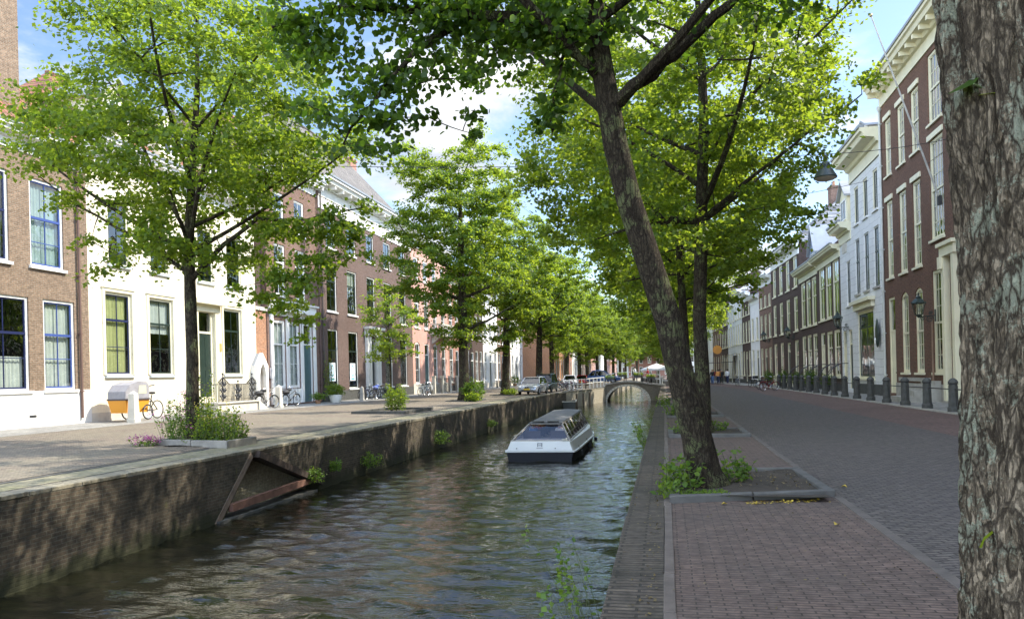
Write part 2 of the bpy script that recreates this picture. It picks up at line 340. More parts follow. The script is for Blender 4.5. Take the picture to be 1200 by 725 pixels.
b_redp = brick('red_parking_brick', (.24, .145, .12), (.17, .11, .09), (.07, .055, .05), bw=.20, bh=.085, ms=.011, mode='xy', rz=R(90), stain=.4, stsc=.4, bd=.008)
b_lroad = brick('left_road_brick', (.265, .21, .16), (.195, .158, .125), (.10, .085, .07), bw=.20, bh=.085, ms=.013, mode='xy', rz=R(-20), stain=.45, stc=(.25, .235, .165), stsc=.5, bd=.01, moss=((.14, .14, .06), 1.1, .64))  # darker tone and moss patches put the tree dapple into the colour
b_flag = brick('grey_flagstones', (.34, .33, .30), (.27, .26, .24), (.12, .115, .10), bw=.6, bh=.6, ms=.012, mode='xy', stain=.3, stsc=.6, bd=.006)
earth = flat('earth', (.055, .042, .03), .95, .35, 6, .02)
groundm = flat('ground_soil', (.16, .14, .12), .95, .2, .4)
t_grey = tiles('grey_roof_tiles', (.20, .18, .165), (.14, .13, .12), glaze=.6)
t_orange = tiles('orange_roof_tiles', (.42, .15, .06), (.20, .11, .07), glaze=.55)
t_glaze = tiles('glazed_roof_tiles', (.30, .31, .33), (.06, .06, .065), w=.3, h=.36, glaze=.55)
t_mixed = tiles('weathered_red_tiles', (.36, .13, .06), (.24, .10, .055), glaze=.5)
t_dark = tiles('dark_roof_tiles', (.10, .09, .09), (.06, .055, .055), glaze=.4)
bark = barkm('lime_bark', (.04, .031, .021), (.11, .088, .06), (.13, .14, .065), .60, .22, .03, 16)
barkfg = barkm('old_bark', (.17, .132, .088), (.37, .295, .205), (.33, .34, .25), .60, .27, .022, 27, (.05, .038, .026), lsc=7.5)
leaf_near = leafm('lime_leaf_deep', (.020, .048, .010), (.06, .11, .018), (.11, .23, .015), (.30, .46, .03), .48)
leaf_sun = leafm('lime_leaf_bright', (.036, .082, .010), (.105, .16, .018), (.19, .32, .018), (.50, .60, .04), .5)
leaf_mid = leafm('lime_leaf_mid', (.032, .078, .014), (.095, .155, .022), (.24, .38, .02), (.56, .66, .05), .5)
leaf_weed = leafm('weed_leaf', (.05, .11, .012), (.14, .22, .03), (.15, .30, .02), (.40, .52, .05), .4)
petal = leafm('pink_petal', (.35, .06, .22), (.55, .16, .38), (.3, .05, .2), (.5, .2, .4), .3)
petaly = leafm('yellow_petal', (.60, .45, .05), (.75, .62, .15), (.5, .4, .05), (.6, .5, .1), .3)
stemm = flat('plant_stem', (.07, .09, .03), .8)
rubber = flat('rubber', (.02, .02, .02), .8)
chrome = flat('chrome', (.6, .6, .6), .2, .05, metal=1)
# ------------------------------------------------------------------ the ground, canal, quays
LEDGE = [(-9.7, -30), (-9.7, 68), (-8.9, 70), (-6.5, 86), (-6.5, 91), (-7.6, 96), (-7.6, 250)]
def ledge(y):
    for (xa, ya), (xb, yb) in zip(LEDGE, LEDGE[1:]):
        if ya <= y <= yb: return xa + (xb-xa)*(y-ya)/(yb-ya)
    return -7.6
def gz(x):                       # the left street rises a little towards the houses
    return min(.2, max(0, (-9.7-x)*.0163))
def strip(name, path, xr, mat, z=0., zf=None, kind='structure', zoff=0.):
    """sheet between two x-functions of y"""
    m = MB()
    for (y0, y1) in zip(path, path[1:]):
        for (fa, fb) in zip(xr, xr[1:]):
            pts = []
            for f, y in ((fa, y0), (fb, y0), (fb, y1), (fa, y1)):
                x = f(y) if callable(f) else f
                pts.append((x, y, (zf(x) if zf else z)+zoff))
            m.quad(*pts)
    return tag(m.build(name, mat), kind=kind)
k = lambda c: (lambda y: c)
RF = [(-30, 11.5), (62, 11.5), (69, 11.4), (81, 10.7), (92, 9.8), (102, 9.2), (115, 8.6), (130, 8.0), (150, 7.6), (250, 7.0)]
def rfx(y):
    for (ya, xa), (yb, xb) in zip(RF, RF[1:]):
        if ya <= y <= yb: return xa + (xb-xa)*(y-ya)/(yb-ya)
    return 7.
ys = [-30, 0, 30, 62, 69, 81, 92, 102, 115, 130, 150, 250]
strip('ground', [-30, 68, 70, 86, 91, 96, 250], [lambda y: ledge(y)-.4, lambda y: -12.5, k(-22), k(-400)], groundm, zf=gz, zoff=-.01)
strip('ground', [-30, 250], [k(-.3), k(400)], groundm, z=-.01)
strip('ground', [250, 1200], [k(-600), k(600)], groundm, z=-.02)
strip('road', [-30, 68, 70, 86, 91, 96, 250], [lambda y: ledge(y)-1.35, lambda y: -12.5, k(-19.4)], b_lroad, zf=gz, zoff=.0)
strip('pavement', [-30, 119.6], [k(-19.4), k(-22.3)], b_flag, zf=gz, zoff=.004)
strip('pavement', [-30, 250], [k(.04), k(2.02)], b_walk, z=0.)
strip('road', ys, [k(2.12), lambda y: rfx(y)-5.1], b_road, z=.002)
strip('parking_strip', ys, [lambda y: rfx(y)-5.1, lambda y: rfx(y)-2.32], b_redp, z=.002)
strip('pavement', ys, [lambda y: rfx(y)-2.1, lambda y: rfx(y)+.5], b_flag, z=.05)
m = MB()
for a, b in zip(ys, ys[1:]):
    x0, x1 = rfx(a)-2.32, rfx(b)-2.32
    m.v += [(x0, a, -.02), (x0+.22, a, -.02), (x0+.22, a, .055), (x0, a, .055), (x1, b, -.02), (x1+.22, b, -.02), (x1+.22, b, .055), (x1, b, .055)]
    n = len(m.v)-8
    for q in ((0, 4, 7, 3), (3, 7, 6, 2), (2, 6, 5, 1)): m.f.append(tuple(n+i for i in q)); m.m.append(0)
tag(m.build('kerb', stonegr), kind='structure')
rnd = random.Random(3)
m = MB(); y = -6.
while y < 84:
    l = .9+rnd.random()*.2
    m.box(-.045+rnd.uniform(-.006, .006), .04+rnd.uniform(-.006, .006), y+.006, y+l-.006, -.05, .008+rnd.uniform(-.004, .006)); y += l
tag(m.build('kerb', flat('edging_stone', (.13, .105, .088), .85, .25, 4, .005, dirt=.4), bevel=.006), kind='structure')
m = MB(); y = -6.
while y < 250:
    l = .9+rnd.random()*.2 + (3 if y > 60 else 0)
    m.box(2.02, 2.12, y+.006, y+l-.006, -.05, .008+rnd.uniform(-.004, .006)); y += l
tag(m.build('kerb', flat('line_stone', (.12, .10, .086), .85, .2, 4, .005, dirt=.4), bevel=.006), kind='structure')

# quay walls: things of their own (masonry face + coping)
def wallx(name, pts, zt, zb, mat, cop, copw, label, cope_h=.1, side=-1, group='quay walls along the canal'):
    e = empty(name, (0, 0, 0), 0, label, 'quay wall', group)
    m = MB()
    for (xa, ya), (xb, yb) in zip(pts, pts[1:]):
        m.quad((xa, ya, zb), (xb, yb, zb), (xb, yb, zt-cope_h+.03), (xa, ya, zt-cope_h+.03))
        m.quad((xa+side*.5, ya, zb), (xb+side*.5, yb, zb), (xb+side*.5, yb, zt-cope_h), (xa+side*.5, ya, zt-cope_h))
    m.build('masonry', mat, e)
    m = MB()
    for (xa, ya), (xb, yb) in zip(pts, pts[1:]):
        n = max(1, int((yb-ya)/1.2))
        for i in range(n):
            g_ = (.005 if side < 0 else .001)/math.hypot(xb-xa, yb-ya); t0, t1 = i/n+g_, (i+1)/n-g_
            p = (xa+(xb-xa)*t0, ya+(yb-ya)*t0); q = (xa+(xb-xa)*t1, ya+(yb-ya)*t1); o = rnd.uniform(-.012, .012); dz = rnd.uniform(-.006, .006)
            A = [(p[0]-side*(.04 if side > 0 else .012)+o*.5, p[1]), (q[0]-side*(.04 if side > 0 else .012)+o*.5, q[1]), (q[0]+side*copw, q[1]), (p[0]+side*copw, p[1])]
            nn = len(m.v); m.v += [(x, y, zt-cope_h) for x, y in A]+[(x, y, zt+dz) for x, y in A]
            for f in ((3, 2, 1, 0), (4, 5, 6, 7), (0, 1, 5, 4), (1, 2, 6, 5), (2, 3, 7, 6), (3, 0, 4, 7)): m.f.append(tuple(nn+i for i in f)); m.m.append(0)
    m.build('coping', cop, e, bevel=(.012 if side < 0 else .004))
    return e
# left wall, near stretch, with the triangular recess
e = empty('quay_wall', (0, 0, 0), 0, 'dark mossy brick quay wall with a triangular recess, before the flower planter', 'quay wall', 'quay walls along the canal')
m = MB(); X = -9.7; A = (16.85, -.12); B = (15.0, -1.9); C_ = (20.3, -1.25); C2 = (20.3, -1.9)
m.poly([(X, -30, -1.9), (X, B[0], B[1]), (X, A[0], A[1]), (X, A[0], -.07), (X, -30, -.07)])
m.poly([(X, A[0], A[1]), (X, C_[0], C_[1]), (X, C2[0], C2[1]), (X, 24, -1.9), (X, 24, -.07), (X, A[0], -.07)])
X2 = X-.42
m.poly([(X2, 14, -1.9), (X2, 21, -1.9), (X2, 21, -.1), (X2, 14, -.1)])
m.quad((X, B[0], B[1]), (X2, B[0], B[1]), (X2, A[0], A[1]), (X, A[0], A[1])); m.quad((X, A[0], A[1]), (X2, A[0], A[1]), (X2, C_[0], C_[1]), (X, C_[0], C_[1]))
m.quad((X, C_[0], C_[1]), (X2, C_[0], C_[1]), (X2, C2[0], C2[1]), (X, C2[0], C2[1]))
b_rec_lit = brick('recess_brick_lit', (.40, .36, .25), (.32, .28, .20), (.38, .34, .26), bw=.23, bh=.075, stain=.3, stc=(.18, .17, .10))  # pale brick puts the sunlit look of the recess into its colour
m.build('masonry', b_quay, e)
m = MB(); m.poly([(X2+.01, 14.9, -1.9), (X2+.01, 20.4, -1.9), (X2+.01, 20.4, -1.2), (X2+.01, 16.85, -.1), (X2+.01, 16.7, -.1)]); m.build('recess_face', b_rec_lit, e)
rust = flat('rusty_beam', (.17, .085, .06), .8, .3, 5, .003, dirt=.5)
m = MB(); m.bar((X-.02, A[0]-.12, -.12), (X-.02, B[0]-.06, -1.75), .07, .15); m.build('brick_edge', flat('weathered_strut', (.17, .125, .092), .85, .25, 6, .004, dirt=.4), e)
m = MB(); m.bar((X+.04, A[0]+.05, -.12), (X+.04, C_[0]+.05, -1.28), .16, .16); m.build('timber_strut', flat('tarred_timber', (.045, .03, .022), .8, .3, 6, .004), e)
m = MB(); m.bar((X+.02, 15.75, -1.22), (X+.02, 20.1, -1.12), .12, .17); m.build('steel_beam', rust, e)
m = MB(); m.box(X-.4, X+.10, 15.2, 20.0, -1.6, -1.43); m.build('footing', stoned, e)
m = MB(); y = -30.
while y < 24:
    l = 1+rnd.random()*.3; o = rnd.uniform(-.012, .012); m.box(X-.42, X+.012+o*.5, y+.003, min(24, y+l)-.003, -.07, rnd.uniform(-.006, .006)); y += l
m.build('coping', b_copl, e, bevel=.012)
wallx('quay_wall', [(-9.7, 24), (-9.7, 46)], 0, -1.9, b_quay, b_copl, .42, 'stained brick quay wall running past the young tree and the shrub')
wallx('quay_wall', [(-9.7, 46), (-9.7, 68), (-8.9, 70)], 0, -1.9, b_quay, b_copl, .42, 'shadow-striped quay wall below the parked silver car')
wallx('quay_wall', [(-8.9, 70), (-6.5, 86)], .05, -1.9, b_quayl, b_copl, .42, 'pale plastered wing wall slanting out to the arched bridge')
wallx('quay_wall', [(-7.6, 91.2), (-7.6, 250)], 0, -1.9, b_quayl, b_copl, .42, 'pale far quay wall seen through the bridge arch')
wallx('quay_wall', [(-.42, -30), (-.42, 86)], 0.004, -1.9, b_quay, b_coping, .375, 'worn brown brick quay edge beside the street trees', side=1)
wallx('quay_wall', [(-.445, 91.2), (-.445, 250)], 0, -1.9, b_quay, b_coping, .4, 'dim quay wall beyond the bridge below the street trees', side=1)
m = MB(); m.box(-10.95, -10.85, -30, 60, -.01, .02); tag(m.build('kerb', stoned), kind='structure')  # dark strip stands in for an open gap, its shade put into the colour
m = MB(); m.quad((-10.12, -30, .004), (-10.85, -30, .012), (-10.85, 60, .012), (-10.12, 60, .004)); tag(m.build('verge', brick('edge_paving', (.30, .265, .19), (.24, .215, .155), (.15, .14, .10), bw=.3, bh=.3, mode='xy', stain=.6, stc=(.17, .17, .08), stsc=1.3)), kind='structure')

# water: real ripples
def water():
    nx, ny = 150, 1150
    xs = np.linspace(-10.15, -.35, nx); t = np.linspace(0, 1, ny); ysw = 4 + 248*t**2.3
    ysw = np.concatenate([[-30, -10], ysw]); ny = len(ysw)
    X, Y = np.meshgrid(xs, ysw)
    rs = np.random.RandomState(4); Z = np.zeros_like(X)
    dec = np.clip(1.2-Y/70, .10, 1)
    for i in range(52):
        lam = rs.uniform(.18, .95); a = rs.normal(.15, .5); kx, ky = math.sin(a), math.cos(a)
        amp = .0042*lam**1.0
        Z += amp*dec*np.sin(2*math.pi/lam*(kx*X+ky*Y)+rs.uniform(0, 6.28) + .8*np.sin(X*.9+Y*.37+i))
    Z = Z + .35*np.abs(Z)
    v = np.stack([X, Y, Z-1.49], -1).reshape(-1, 3)
    idx = np.arange(nx*ny).reshape(ny, nx)
    f = np.stack([idx[:-1, :-1], idx[:-1, 1:], idx[1:, 1:], idx[1:, :-1]], -1).reshape(-1, 4)
    me = bpy.data.meshes.new('canal_water'); me.vertices.add(len(v)); me.vertices.foreach_set('co', v.ravel())
    me.loops.add(f.size); me.loops.foreach_set('vertex_index', f.ravel().astype(np.int32)); me.polygons.add(len(f))
    me.polygons.foreach_set('loop_start', np.arange(0, f.size, 4, dtype=np.int32)); me.polygons.foreach_set('loop_total', np.full(len(f), 4, dtype=np.int32))
    me.polygons.foreach_set('use_smooth', np.ones(len(f), dtype=bool)); me.update(); me.validate()
    o = bpy.data.objects.new('canal_water', me); COL.objects.link(o)
    m, N, L, b = newmat('canal_water'); tc = N.new('ShaderNodeTexCoord')
    b.inputs['Base Color'].default_value = (.010, .010, .005, 1); b.inputs['Roughness'].default_value = .015; b.inputs['IOR'].default_value = 1.5
    b.inputs['Specular IOR Level'].default_value = .85
    mp = N.new('ShaderNodeMapping'); mp.inputs['Scale'].default_value = (.55, 1.6, 1); mp.inputs['Rotation'].default_value = (0, 0, R(12)); L.new(tc.outputs['Object'], mp.inputs[0])
    n1 = noise_node(N, L, 4.2, 3, mp.outputs[0], .5); n1.inputs['Distortion'].default_value = .3
    n2 = noise_node(N, L, 11, 3, mp.outputs[0], .5)
    b1 = bump(N, L, n1.outputs['Fac'], None, .024); bump(N, L, n2.outputs['Fac'], b, .011, 1, b1)
    me.materials.append(m); tag(o, kind='structure')
water()
m = MB(); m.quad((-11, -30, -2.6), (0, -30, -2.6), (0, 260, -2.6), (-11, 260, -2.6)); tag(m.build('canal_bed', earth), kind='structure')
m = MB(); m.quad((-8, 250, -2), (0, 250, -2), (0, 250, 0), (-8, 250, 0)); tag(m.build('ground', b_quay), kind='structure')

# ------------------------------------------------------------------ houses
MATS['white'] = white
def window(par, s0, s1, z0, z1, k='white', sash=None, c=2, r=(.36, .68), t=None, arch=0, cur=None, sill=True, kw=.09, sm=None, y=.05):
    """k: outer frame material, s: sash material, c columns, r thin bars, t thick transom (fractions of height from the bottom)"""
    km = k if not isinstance(k, str) else MATS[k]; smt = sash or km
    m = MB(); w_ = s1-s0; h = z1-z0; sc_ = (s0+s1)/2
    zt = lambda x: z1-arch*(2*(x-sc_)/w_)**2
    m.box(s0, s0+kw, y, y+.09, z0, zt(s0)); m.box(s1-kw, s1, y, y+.09, z0, zt(s1)); m.box(s0+kw, s1-kw, y, y+.09, z0, z0+kw*.8)
    if arch:
        K = 8
        for i in range(K):
            a = s0+w_*i/K; b = s0+w_*(i+1)/K
            za, zb = zt(a), zt(b)
            m.quad((a, y, za-kw*1.2), (b, y, zb-kw*1.2), (b, y, zb), (a, y, za)); m.quad((a, y, za-kw*1.2), (a, y+.09, za-kw*1.2), (b, y+.09, zb-kw*1.2), (b, y, zb-kw*1.2))
    else: m.box(s0+kw, s1-kw, y, y+.09, z1-kw, z1)
    a0, a1, b0, b1 = s0+kw, s1-kw, z0+kw*.8, z1-kw-arch*.25
    q = .045
    m.box(a0, a0+q, y+.03, y+.08, b0, b1, 1); m.box(a1-q, a1, y+.03, y+.08, b0, b1, 1); m.box(a0+q, a1-q, y+.03, y+.08, b0, b0+.06, 1); m.box(a0+q, a1-q, y+.03, y+.08, b1-q, b1, 1)
    if t is not None:
        zz = b0+(b1-b0)*t; m.box(a0+.001, a1-.001, y+.01, y+.085, zz-.045, zz+.045, 1)
    for i in range(1, c):
        x = a0+(a1-a0)*i/c; m.box(x-.014, x+.014, y+.036, y+.072, b0+.05, b1-.03, 1)
    for fr in r:
        zz = b0+(b1-b0)*fr; m.box(a0+q, a1-q, y+.038, y+.070, zz-.014, zz+.014, 1)
    f = m.build('window', [km, smt], par)
    m = MB(); m.quad((a0, y+.055, b0), (a1, y+.055, b0), (a1, y+.055, z1-.02), (a0, y+.055, z1-.02)); m.build('pane', glass, f)
    if sill:
        m = MB(); m.box(s0-.08, s1+.08, -.09, .05, z0-.10, z0+.003); m.build('sill', sm or km, f)
    if cur:
        m = MB(); kind, cm = cur; yy = y+.17
        def fold(xa, xb, za, zb):
            n = max(4, int((xb-xa)/.05))
            for i in range(n):
                u0 = xa+(xb-xa)*i/n; u1 = xa+(xb-xa)*(i+1)/n; d0 = .02*math.sin(i*1.9+xa*7); d1 = .02*math.sin((i+1)*1.9+xa*7)
                m.quad((u0, yy+d0, za), (u1, yy+d1, za), (u1, yy+d1, zb), (u0, yy+d0, zb))
        if kind == 'side': fold(a0, a0+w_*.27, b0, b1); fold(a1-w_*.27, a1, b0, b1)
        elif kind == 'full': fold(a0, a1, b0, b1)
        elif kind == 'low': fold(a0, a1, b0, b0+(b1-b0)*.36)
        elif kind == 'top': fold(a0, a1, b1-(b1-b0)*.45, b1)
        m.build('curtain', cm, f)
    return f
def door(par, s0, s1, z0, z1, mat=None, k='white', top=.8):
    m = MB(); kw = .12; y = .06; zt = z1-top if top else z1-kw
    km = MATS[k]
    m.box(s0, s0+kw, y-.02, y+.09, z0, z1); m.box(s1-kw, s1, y-.02, y+.09, z0, z1); m.box(s0+kw, s1-kw, y-.02, y+.09, z1-kw, z1)
    if top: m.box(s0+kw, s1-kw, y, y+.09, zt-.06, zt+.04)
    f = m.build('door', [km], par)
    m = MB(); a, b = s0+kw, s1-kw; zz = zt-.06 if top else zt
    m.box(a, b, y+.03, y+.08, z0, zz)
    for i in range(2):
        for z2, z3 in ((.06, .42), (.48, .95)):
            x0 = a+.07+(b-a)/2*i; x1 = x0+(b-a)/2-.14
            if x1 > x0: m.box(x0, x1, y+.018, y+.03, z0+(zz-z0)*z2, z0+(zz-z0)*z3)
    g = m.build('door_leaf', mat or greenp, f)
    m = MB(); m.ball((b-.1, y+.0, z0+1.05), .035); m.build('handle', chrome, g)
    if top:
        m = MB(); m.quad((a, y+.06, zt), (b, y+.06, zt), (b, y+.06, z1-kw), (a, y+.06, z1-kw)); m.build('pane', glass, f)
    return f
def wall_mesh(par, L_, H, D, ops, mat, z0=0, name='wall', zsplit=None):
    xs_ = sorted(set([0, L_]+[round(v, 4) for o in ops for v in (o[0], o[1])])); zs = sorted(set([z0, H]+[round(v, 4) for o in ops for v in (o[2], o[3])]))
    m = MB()
    def inside(x, z): return any(o[0] < x < o[1] and o[2] < z < o[3] for o in ops)
    for x0, x1 in zip(xs_, xs_[1:]):
        run = None
        for za, zb in zip(zs, zs[1:]):
            if not inside((x0+x1)/2, (za+zb)/2): run = (run[0], zb) if run else (za, zb)
            elif run: m.quad((x0, 0, run[0]), (x1, 0, run[0]), (x1, 0, run[1]), (x0, 0, run[1])); run = None
        if run: m.quad((x0, 0, run[0]), (x1, 0, run[0]), (x1, 0, run[1]), (x0, 0, run[1]))
    for o in ops:
        a, b, c, d = o[:4]; ar = o[4] if len(o) > 4 else 0; q = .15
        m.quad((a, 0, c), (a, q, c), (a, q, d-ar), (a, 0, d-ar)); m.quad((b, 0, c), (b, 0, d-ar), (b, q, d-ar), (b, q, c))
        m.quad((a, 0, c), (b, 0, c), (b, q, c), (a, q, c))
        if not ar: m.quad((a, 0, d), (a, q, d), (b, q, d), (b, 0, d))
        else:
            K = 8; sc_ = (a+b)/2; w_ = b-a; zt = lambda x: d-ar*(2*(x-sc_)/w_)**2
            for i in range(K):
                u = a+w_*i/K; v = a+w_*(i+1)/K
                m.quad((u, 0, zt(u)), (v, 0, zt(v)), (v, 0, d), (u, 0, d)); m.quad((u, 0, zt(u)), (u, q, zt(u)), (v, q, zt(v)), (v, 0, zt(v)))
    m.quad((0, 0, z0), (0, 0, H), (0, D, H), (0, D, z0)); m.quad((L_, 0, z0), (L_, D, z0), (L_, D, H), (L_, 0, H)); m.quad((0, D, z0), (0, D, H), (L_, D, H), (L_, D, z0))
    m.quad((0, 0, H), (L_, 0, H), (L_, D, H), (0, D, H))
    return m.build(name, mat, par)
CORN = [(0.02, -.55), (-.04, -.55), (-.04, -.22), (-.12, -.2), (-.16, -.1), (-.42, -.06), (-.46, .05), (-.52, .08), (-.52, .17), (0.02, .17)]
def cornice(par, L_, H, mat, sc_=1., brackets=0, gut=None):
    m = MB(); m.ext([(y*sc_, H+z*sc_) for y, z in CORN], -.02, L_+.02)
    if brackets:
        n = int(L_/brackets)
        for i in range(n+1):
            x = .1+(L_-.2)*i/n; m.box(x-.07, x+.07, -.40*sc_, -.04*sc_-.003, H-.20*sc_, H-.07*sc_)
    c = m.build('cornice', mat, par)
    m = MB(); m.box(-.02, L_+.02, -.56*sc_, -.40*sc_, H+.171*sc_, H+.25*sc_); m.build('gutter', gut or zinc, c)
def roof(par, L_, H, D, rh, mat, kind='gable', wall=None, off=.3, hip=None):
    m = MB(); y0 = -off; ym = D*.5; z0 = H+.1; h = hip if hip is not None else (min(L_*.3, D*.5) if kind == 'hip' else 0)
    m.quad((0, y0, z0), (L_, y0, z0), (L_-h, ym, z0+rh), (h, ym, z0+rh)); m.quad((0, D, z0), (h, ym, z0+rh), (L_-h, ym, z0+rh), (L_, D, z0))
    if kind == 'hip':
        m.poly([(0, y0, z0), (h, ym, z0+rh), (0, D, z0)]); m.poly([(L_, y0, z0), (L_, D, z0), (L_-h, ym, z0+rh)])
    r = m.build('roof', mat, par)
    if kind == 'gable':
        for x in (.01, L_-.01): m = MB(); m.poly([(x, y0, z0), (x, ym, z0+rh-.05), (x, D, z0)]); m.build('gable_end', wall or b_brown, par)
    m = MB(); m.box(h-.02, L_-h+.02, ym-.1, ym+.1, z0+rh-.06, z0+rh+.08); m.build('ridge', mat, r)
    return r
def chimney(par, x, y, z0, z1, mat, w_=.9, d=.6, pots=2):
    m = MB(); m.box(x-w_/2, x+w_/2, y-d/2, y+d/2, z0, z1-.16); m.box(x-w_/2-.07, x+w_/2+.07, y-d/2-.07, y+d/2+.07, z1-.16, z1)
    c = m.build('chimney', mat, par)
    for i in range(pots):
        m = MB(); px = x+(i-(pots-1)/2)*.4; m.lathe([(.12, z1), (.10, z1+.4), (.13, z1+.45)], 10, (px, y)); m.build('chimney_pot', b_orange if i % 2 else zinc, c)
def dormer(par, x, z0, w_, h, rise, mat, rf, y0=.4, depth=3, flatt=False):
    m = MB(); m.box(x-w_/2, x+w_/2, y0, y0+depth, z0, z0+h)
    if not flatt: m.poly([(x-w_/2, y0, z0+h), (x+w_/2, y0, z0+h), (x, y0, z0+h+rise)])
    d = m.build('dormer', mat, par)
    m = MB(); o = .22
    if flatt: m.box(x-w_/2-o, x+w_/2+o, y0-o, y0+depth, z0+h, z0+h+.14)
    else:
        for s_ in (-1, 1):
            a = (x+s_*(w_/2+o), z0+h-.12); b = (x, z0+h+rise+.05)
            n = len(m.v); m.v += [(a[0], y0-o, a[1]), (b[0], y0-o, b[1]), (b[0], y0+depth, b[1]), (a[0], y0+depth, a[1]), (a[0], y0-o, a[1]+.12), (b[0], y0-o, b[1]+.12), (b[0], y0+depth, b[1]+.12), (a[0], y0+depth, a[1]+.12)]
            for q in ((0, 3, 2, 1), (4, 5, 6, 7), (0, 1, 5, 4), (1, 2, 6, 5), (2, 3, 7, 6), (3, 0, 4, 7)): m.f.append(tuple(n+i for i in q)); m.m.append(0)
    m.build('dormer_roof', rf, d)
    m = MB(); zz = z0+h*.12; x0, x1 = x-w_*.36, x+w_*.36
    m.box(x0, x0+.07, y0-.05, y0-.003, zz, z0+h*.9); m.box(x1-.07, x1, y0-.05, y0-.003, zz, z0+h*.9); m.box(x0+.07, x1-.07, y0-.05, y0-.003, zz, zz+.07); m.box(x0+.07, x1-.07, y0-.05, y0-.003, z0+h*.83, z0+h*.9)
    m.box(x-.03, x+.03, y0-.045, y0-.003, zz+.07, z0+h*.83)
    f = m.build('window', white, d)
    m = MB(); m.quad((x0+.07, y0-.02, zz), (x1-.07, y0-.02, zz), (x1-.07, y0-.02, z0+h*.85), (x0+.07, y0-.02, z0+h*.85)); m.build('pane', flat('dormer_glass', (.03, .035, .04), .05) if 'dormer_glass' not in MATS else MATS['dormer_glass'], f)
def pipe(par, x, z0, z1, mat=lead, r=.05, y=-.09):
    m = MB(); m.tube([(x, y, z0), (x, y, z1)], r, 8)
    z = z0+1
    while z < z1: m.box(x-r-.015, x+r+.015, y-r-.01, 0, z, z+.05); z += 2.2
    m.lathe([(r, z1-.15), (.13, z1), (.13, z1+.15)], 8, (x, y)); return m.build('drainpipe', mat, par, smooth=True)
class House:
    """facade in local space: x along the street, y inwards, z up.  S() turns a street coordinate Y into local x."""
    def __init__(s, side, y0, y1, H, wall, label, D=9, X0=None, X1=None, z=None, group=None, name='town_house', plinth=None):
        s.side = side; s.y0 = y0; s.y1 = y1; s.H = H; s.D = D
        if side == 'L':
            X0 = -22. if X0 is None else X0; X1 = X0 if X1 is None else X1
            z = .2 if z is None else z; loc = (X0, y0, z); a = math.atan2(y1-y0, X1-X0)
        else:
            X0 = rfx(y0) if X0 is None else X0; X1 = rfx(y1) if X1 is None else X1
            z = .05 if z is None else z; loc = (X1, y1, z); a = math.atan2(y0-y1, X0-X1)
        s.L = math.hypot(y1-y0, X1-X0); s.z = z
        s.root = empty(name, loc, a, label, 'house', group or ('houses on the sunny side' if side == 'L' else 'houses on the shaded side'))
        s.wall = wall; s.ops = []; s.wins = []
    def S(s, Y):
        t = (Y-s.y0)/(s.y1-s.y0); t = t if s.side == 'L' else 1-t
        return t*s.L
    def span(s, Ya, Yb): return tuple(sorted((s.S(Ya), s.S(Yb))))
    def win(s, Ya, Yb, z0, z1, **kw):
        a, b = s.span(Ya, Yb); s.ops.append((a, b, z0-s.z, z1-s.z, kw.get('arch', 0))); s.wins.append(('w', a, b, z0-s.z, z1-s.z, kw)); return s
    def row(s, n, w_, z0, z1, skip=(), **kw):
        for i in range(n):
            if i in skip: continue
            c = s.L*(i+.5)/n; s.ops.append((c-w_/2, c+w_/2, z0-s.z, z1-s.z, kw.get('arch', 0))); s.wins.append(('w', c-w_/2, c+w_/2, z0-s.z, z1-s.z, kw))
        return s
    def dr(s, Ya, Yb, z0, z1, **kw):
        a, b = s.span(Ya, Yb); s.ops.append((a, b, z0-s.z, z1-s.z)); s.wins.append(('d', a, b, z0-s.z, z1-s.z, kw)); return s
    def drn(s, i, n, w_, z0, z1, **kw):
        c = s.L*(i+.5)/n; s.ops.append((c-w_/2, c+w_/2, z0-s.z, z1-s.z)); s.wins.append(('d', c-w_/2, c+w_/2, z0-s.z, z1-s.z, kw)); return s
    def done(s, corn=white, cs=1., rf=None, rh=3.5, rkind='gable', plinth=None, br=0, z0=None, hip=None):
        H = s.H-s.z
        wall_mesh(s.root, s.L, H, s.D, s.ops, s.wall)
        for t, a, b, c, d, kw in s.wins:
            (window if t == 'w' else door)(s.root, a, b, c, d, **kw)
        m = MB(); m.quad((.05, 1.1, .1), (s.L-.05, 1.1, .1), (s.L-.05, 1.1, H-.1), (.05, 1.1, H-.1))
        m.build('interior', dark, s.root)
        if corn: cornice(s.root, s.L, H, corn, cs, br)
        if rf: roof(s.root, s.L, H, s.D, rh, rf, rkind, s.wall, hip=hip)
        if plinth:
            pm, ph = plinth; ops = [o for o in s.ops if o[2] < ph-.01]; xs_ = [0]+sorted(v for o in ops for v in (o[0], o[1]))+[s.L]
            m = MB()
            for i in range(0, len(xs_)-1, 2):
                if xs_[i+1]-xs_[i] > .02: m.box(xs_[i], xs_[i+1], -.035, .01, -.15, ph)
            m.build('plinth', pm, s.root)
        return s
bl = dict(k='white_paint')

